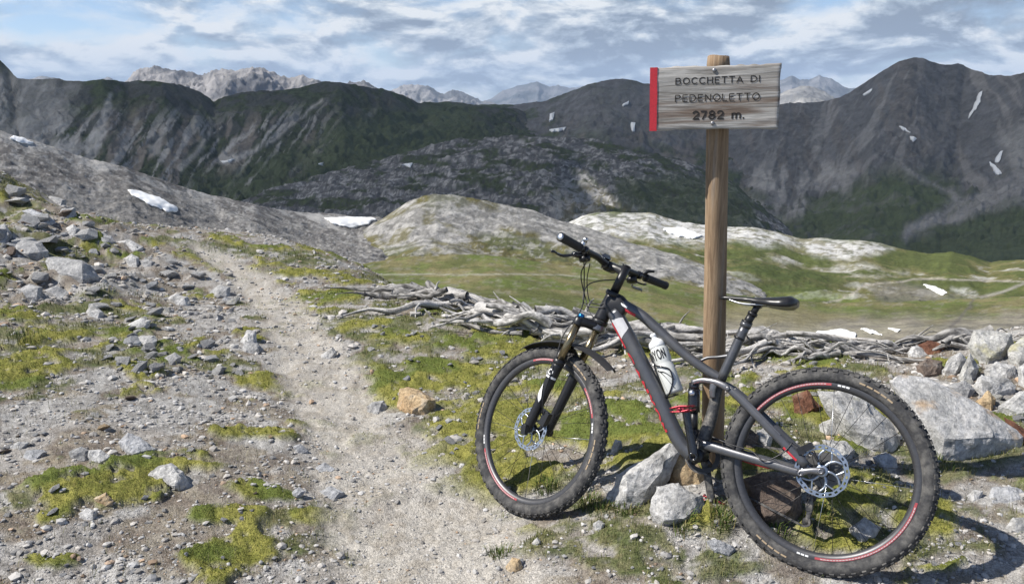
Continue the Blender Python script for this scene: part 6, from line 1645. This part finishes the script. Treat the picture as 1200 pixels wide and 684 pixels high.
def gravel():
    x, y, r = sample_ground(92000, 2.0, 15, 1, .98); z = GZ(x, y)
    path, moss, grass, heath, px, py = ground_masks(x, y, z)
    clump = fbm(x * 4, y * 4, 3, 601)
    keep = r.random(len(x)) < np.clip((1 - moss) * (1 - grass * .8) * (1 - heath * .5) * (1 - .15 * path) * (.35 + 1.3 * sstep(.4, .6, clump)), 0, 1) * .62
    x, y, z, path = x[keep], y[keep], z[keep], path[keep]; n = len(x)
    ico = bmesh.new(); bmesh.ops.create_icosphere(ico, subdivisions=1, radius=1.0); ico.verts.ensure_lookup_table()
    IV = np.array([v.co for v in ico.verts]); IF = np.array([[v.index for v in f.verts] for f in ico.faces]); ico.free()
    # size: mostly grit, some pebbles
    s = (.0028 + .011 * r.random(n) ** 3.4 + .012 * (r.random(n) < .04)) * np.clip(y / 3.2, .9, 2.2) * (1 - .35 * path)
    rot = r.uniform(0, 2 * np.pi, n); jit = r.uniform(.62, 1.22, (n, len(IV), 1))
    V = IV[None] * jit * np.stack([r.uniform(.8, 1.4, n), r.uniform(.7, 1.1, n), r.uniform(.4, .8, n)], -1)[:, None] * s[:, None, None]
    c, sn = np.cos(rot)[:, None], np.sin(rot)[:, None]
    X = V[..., 0] * c - V[..., 1] * sn; Yy = V[..., 0] * sn + V[..., 1] * c
    V = np.stack([X + x[:, None], Yy + y[:, None], V[..., 2] + z[:, None] + s[:, None] * .22], -1)
    F = (IF[None] + np.arange(n)[:, None, None] * len(IV)).reshape(-1, 3)
    tone = r.uniform(.22, .52, n); warm = r.random(n)
    col = np.stack([tone * (1 + .03 * warm), tone * (.985 - .02 * warm), tone * (.965 - .08 * warm)], -1)
    tanm = r.random(n) < .05; col[tanm] *= np.array([1.05, .8, .6])
    col = np.repeat(col, len(IV), 0)
    o = obj('gravel', mesh_np('gravel', V.reshape(-1, 3), F, col, False), mat('gravel_stone', (.4, .4, .4), .9, attr=True, var=.2, vscale=70, spec=.2)); tag(o, 'loose grey gravel and grit on the pass', kind='stuff')
    print('gravel', n)
gravel()

def blades():
    x, y, r = sample_ground(520000, 2.0, 15, 2, 1.0); z = GZ(x, y)
    path, moss, grass, heath, px, py = ground_masks(x, y, z)
    u = r.random(len(x)); clump = fbm(x * 9, y * 9, 3, 611)
    VV, FF, CC = [], [], []; off = 0
    def emit(sel, hgt, wid, lean, cols, seg2):
        nonlocal off
        n = sel.sum(); bx, by, bz = x[sel], y[sel], z[sel]
        az = r.uniform(0, 2 * np.pi, n); h = hgt(n, by); w = wid(n, by); ln = lean * r.random(n)
        dx, dy = np.cos(az), np.sin(az); fx, fy = np.cos(az + 1.57 + r.uniform(-.6, .6, n)), np.sin(az + 1.57)
        b0 = np.stack([bx - dx * w, by - dy * w, bz - .003], -1); b1 = np.stack([bx + dx * w, by + dy * w, bz - .003], -1)
        tip = np.stack([bx + fx * h * ln, by + fy * h * ln, bz + h * np.sqrt(np.clip(1 - ln * ln * .6, .1, 1))], -1)
        c = cols(n, sel)
        if seg2:
            m0 = np.stack([bx + fx * h * ln * .32 - dx * w * .75, by + fy * h * ln * .32 - dy * w * .75, bz + h * .58], -1); m1 = m0 + np.stack([dx * w * 1.5, dy * w * 1.5, 0 * dx], -1)
            V = np.stack([b0, b1, m0, m1, tip], 1).reshape(-1, 3); k = 5; f = np.array([[0, 1, 3], [0, 3, 2], [2, 3, 4]])
        else:
            V = np.stack([b0, b1, tip], 1).reshape(-1, 3); k = 3; f = np.array([[0, 1, 2]])
        VV.append(V); FF.append((f[None] + off + np.arange(n)[:, None, None] * k).reshape(-1, 3)); CC.append(np.repeat(c, k, 0)); off += len(V)
    def mixc(A, B): return lambda n, sel: (lambda t: np.array(A) * (1 - t) + np.array(B) * t)(r.random((n, 1)) ** 1.3) * r.uniform(.7, 1.2, (n, 1))
    # grass blades
    g = (u < grass * (.10 + .42 * sstep(.42, .62, clump)))
    emit(g, lambda n, yy: r.uniform(.012, .036, n) * np.clip(yy / 4, .85, 1.1), lambda n, yy: np.maximum(.0011, yy * .00036) * r.uniform(.7, 1.3, n), .9, mixc((.10, .125, .034), (.24, .22, .10)), True)
    print('blades', g.sum())
    # moss: short dense nap
    g2 = (u < moss * .62) & ~g
    emit(g2, lambda n, yy: r.uniform(.005, .014, n) * np.clip(yy / 4, .8, 1.4), lambda n, yy: np.maximum(.0016, yy * .00050) * r.uniform(.7, 1.4, n), 1.0, mixc((.11, .14, .024), (.30, .29, .075)), False)
    print('moss', g2.sum())
    # dry heath
    g3 = (u > .70) & (u < .70 + heath * .22) & ~g & ~g2
    emit(g3, lambda n, yy: r.uniform(.006, .022, n) * np.clip(yy / 4, .8, 1.5), lambda n, yy: np.maximum(.0012, yy * .0004) * r.uniform(.7, 1.3, n), 1.2, mixc((.13, .085, .055), (.24, .19, .11)), False)
    print('heath', g3.sum())
    # thin single stalks among the gravel
    g4 = (u > .985) & (path < .5) & ~g & ~g2 & ~g3
    emit(g4, lambda n, yy: r.uniform(.012, .045, n), lambda n, yy: np.maximum(.0010, yy * .0003) * r.uniform(.7, 1.2, n), 1.1, mixc((.12, .14, .04), (.26, .22, .12)), True)
    o = obj('grass', mesh_np('grass', np.concatenate(VV), np.concatenate(FF), np.concatenate(CC), False), mat('grass_blades', (.1, .15, .03), .75, attr=True, spec=.2)); tag(o, 'short alpine grass, moss and dry heath on the pass', kind='stuff')
blades()

# tufts of taller grass at the foot of rocks and post
def tuft(px, py, n, h, label, dry=.3, spread=.06):
    c = hit(GBVH, px, py)
    if c is None: return
    r = np.random.default_rng(int(px * 3 + py)); VV = []; FF = []; CC = []
    for i in range(n):
        a = r.uniform(0, 6.28); d = spread * math.sqrt(r.random()); x, y = c[0] + d * math.cos(a), c[1] + d * math.sin(a); z = gz(x, y); hh = h * r.uniform(.5, 1.1); ln = r.uniform(.1, .8); b = a + r.uniform(-.9, .9)
        w = .0016; e = np.array([-math.sin(b), math.cos(b), 0]) * w; f = np.array([math.cos(b), math.sin(b), 0]); base = np.array([x, y, z - .004])
        k = len(VV) * 1; m = base + f * hh * ln * .3 + np.array([0, 0, hh * .6]); t = base + f * hh * ln + np.array([0, 0, hh * (1 - .35 * ln)])
        VV += [base - e, base + e, m - e * .8, m + e * .8, t]; FF += [(k, k + 1, k + 3), (k, k + 3, k + 2), (k + 2, k + 3, k + 4)]
        cc = (np.array([.25, .21, .10]) if r.random() < dry else np.array([.085, .125, .028])) * r.uniform(.7, 1.25); CC += [cc] * 5
    o = obj('grass_tuft', mesh_np('grass_tuft', np.array(VV) - c, np.array(FF), np.array(CC), False), MATS['grass_blades']); o.location = c; tag(o, label, 'grass', 'taller grass tufts')
for px_, py_, n_, h_, l_ in [(640, 572, 150, .055, 'green grass tuft seen through the lower front wheel'), (690, 590, 130, .05, 'grass tuft under the front tyre shadow'), (800, 617, 140, .05, 'grass tuft below the pale grey block'), (845, 612, 150, .05, 'grass tuft at the lower pedal'),
                             (735, 598, 120, .045, 'grass tuft before the long pale boulder'), (705, 598, 110, .045, 'grass tuft between front tyre and long pale boulder'), (860, 596, 110, .05, 'grass tuft beside the front of the rear tyre'), (585, 650, 90, .05, 'dark plant tuft on the sandy path edge'),
                             (1100, 545, 90, .045, 'grass tuft under the wedge shaped boulder'), (1160, 530, 90, .05, 'grass tuft at the right foot of the wedge shaped boulder'), (910, 622, 100, .05, 'grass tuft inside the lower rear wheel'), (960, 605, 90, .05, 'grass tuft below the derailleur'),
                             (30, 400, 120, .10, 'broad grass tuft on the slope below the bank'), (90, 300, 80, .10, 'grass tuft under the broad tilted slab'), (130, 262, 70, .12, 'grass tuft on the crest of the bank'), (12, 225, 90, .14, 'dry grass clump on top of the bank'), (45, 222, 80, .13, 'dry grass clump beside the thin slab'),
                             (250, 290, 70, .09, 'grass tuft on the turf where the path vanishes'), (345, 300, 80, .10, 'bright grass tuft on the turf edge above the scree'), (120, 345, 70, .08, 'bright grass tuft between bank and rubble'), (170, 350, 70, .07, 'straw coloured grass in the rubble')]:
    tuft(px_, py_, n_, h_, l_, .75 if 'dry' in l_ or 'straw' in l_ else .25, .06 * max(1, (700 - py_) / 110) * .8)

# two daisies seen through the front wheel
def daisy(px, py, label):
    c = hit(GBVH, px, py + 5)
    if c is None: return
    root = bpy.data.objects.new('daisy', None); C.objects.link(root); root.location = c; tag(root, label, 'flower', 'daisies beyond the front wheel')
    mb = MB(); tube(mb, [(0, 0, -.01), (.003, 0, .02), (.002, -.004, .038)], .0009, 5, 8); mb.build('stem', mat('stem_green', (.07, .10, .03), .7), root)
    mb = MB(); top = np.array([.002, -.006, .038])
    for i in range(12):
        a = 2 * math.pi * i / 12; d = np.array([math.cos(a), .35 * math.sin(a), .9 * math.sin(a)]); s = np.array([-math.sin(a), .35 * math.cos(a), .9 * math.cos(a)])
        mb.add(np.array([top + d * .002 - s * .0012, top + d * .002 + s * .0012, top + d * .008 + s * .0022 + [0, .001, 0], top + d * .011 + [0, .002, 0], top + d * .008 - s * .0022 + [0, .001, 0]]), [(0, 1, 2, 3, 4)], False)
    mb.build('petals', mat('petal_white', (.80, .80, .77), .6), root)
    mb = MB(); lathe(mb, [(.0032, 0), (.0030, .0015), (.001, .0025)], top, (0, -.9, .4), 8); mb.build('flower_centre', mat('daisy_yellow', (.55, .38, .04), .7), root)
for q in ((674, 481), (685, 475)): daisy(*q, 'small white daisy on the moss beyond the front tyre')
# ------------------------------------------------------------------ the cloud whose shade lies on the middle ranges
def cloud_bank():
    zc = 1500.0
    sx, sy = TO_SUN.x / TO_SUN.z, TO_SUN.y / TO_SUN.z
    gx = np.arange(-8000, 7001, 90.0); gy = np.arange(300, 6400, 90.0)
    X, Y = np.meshgrid(gx, gy)
    # where the shade of this point falls, on land about 200 m below the pass
    SX, SY = X - sx * (zc + 200), Y - sy * (zc + 200)
    w = (fbm(SX / 900, SY / 900, 4, 511) - .5)
    m = np.minimum(SY - 930, 4750 - SY) / 260 + w * 2.2
    m = np.minimum(m, (4600 - np.abs(SX)) / 300)
    for hx, hy, rx, ry in ((678, 226, 100, 320),):          # gaps that let the sun through
        h = hit(TBVH, hx, hy); kx, ky = h[0] - sx * (h[2] + 200), h[1] - sy * (h[2] + 200)
        m = np.minimum(m, (np.hypot((SX - kx) / rx, (SY - ky) / ry) + w * .3 - 1) * 1.2)
    ins = m > 0
    th = np.clip(m, 0, 2.5) * 110 * (.7 + .8 * fbm(X / 500, Y / 500, 4, 515))
    nr, nc = X.shape
    top = np.stack([X, Y, zc + 60 + th], -1).reshape(-1, 3); bot = np.stack([X, Y, zc - th * .15], -1).reshape(-1, 3)
    F = []; n = nr * nc; cell = np.zeros((nr - 1, nc - 1), bool)
    for i in range(nr - 1):
        for j in range(nc - 1):
            cell[i, j] = ins[i:i + 2, j:j + 2].sum() >= 2
    for i in range(nr - 1):
        for j in range(nc - 1):
            if not cell[i, j]: continue
            a, b, c, d = i * nc + j, i * nc + j + 1, (i + 1) * nc + j + 1, (i + 1) * nc + j
            F.append((a, b, c, d)); F.append((d + n, c + n, b + n, a + n))
            for (p, q, di, dj) in ((a, b, -1, 0), (b, c, 0, 1), (c, d, 1, 0), (d, a, 0, -1)):
                ii, jj = i + di, j + dj
                if not (0 <= ii < nr - 1 and 0 <= jj < nc - 1 and cell[ii, jj]): F.append((q, p, p + n, q + n))
    me = mesh_py('cloud', np.vstack([top, bot]), F, True)
    bm = bmesh.new(); bm.from_mesh(me); bmesh.ops.delete(bm, geom=[v for v in bm.verts if not v.link_faces], context='VERTS'); bm.to_mesh(me); bm.free()
    cm = mat('cloud_vapour', (.86, .87, .88), 1.0, spec=0.0)
    cm.node_tree.nodes['Principled BSDF'].inputs['Alpha'].default_value = 0.56      # vapour lets part of the light through
    o = obj('cloud', me, cm)
    tag(o, 'grey cumulus bank drifting over the shaded mountains', 'cloud')
cloud_bank()

# ------------------------------------------------------------------ haze
def haze():
    V = [(x, y, z) for x in (-26000, 26000) for y in (-8000, 36000) for z in (-1300, 1250)]
    o = obj('haze', mesh_py('haze', V, [(0, 1, 3, 2), (4, 6, 7, 5), (0, 4, 5, 1), (2, 3, 7, 6), (0, 2, 6, 4), (1, 5, 7, 3)]))
    m = bpy.data.materials.new('haze_air'); m.use_nodes = True; nt = m.node_tree; nt.nodes.clear()
    out = nt.nodes.new('ShaderNodeOutputMaterial'); v = nt.nodes.new('ShaderNodeVolumePrincipled')
    v.inputs['Color'].default_value = (.60, .76, 1.0, 1); v.inputs['Density'].default_value = 2.6e-5; v.inputs['Anisotropy'].default_value = 0.0
    nt.links.new(v.outputs[0], out.inputs['Volume'])
    o.data.materials.append(m); tag(o, kind='stuff')
haze()
print('TRIS', sum(sum(len(p.vertices) - 2 for p in me.polygons) for me in bpy.data.meshes))
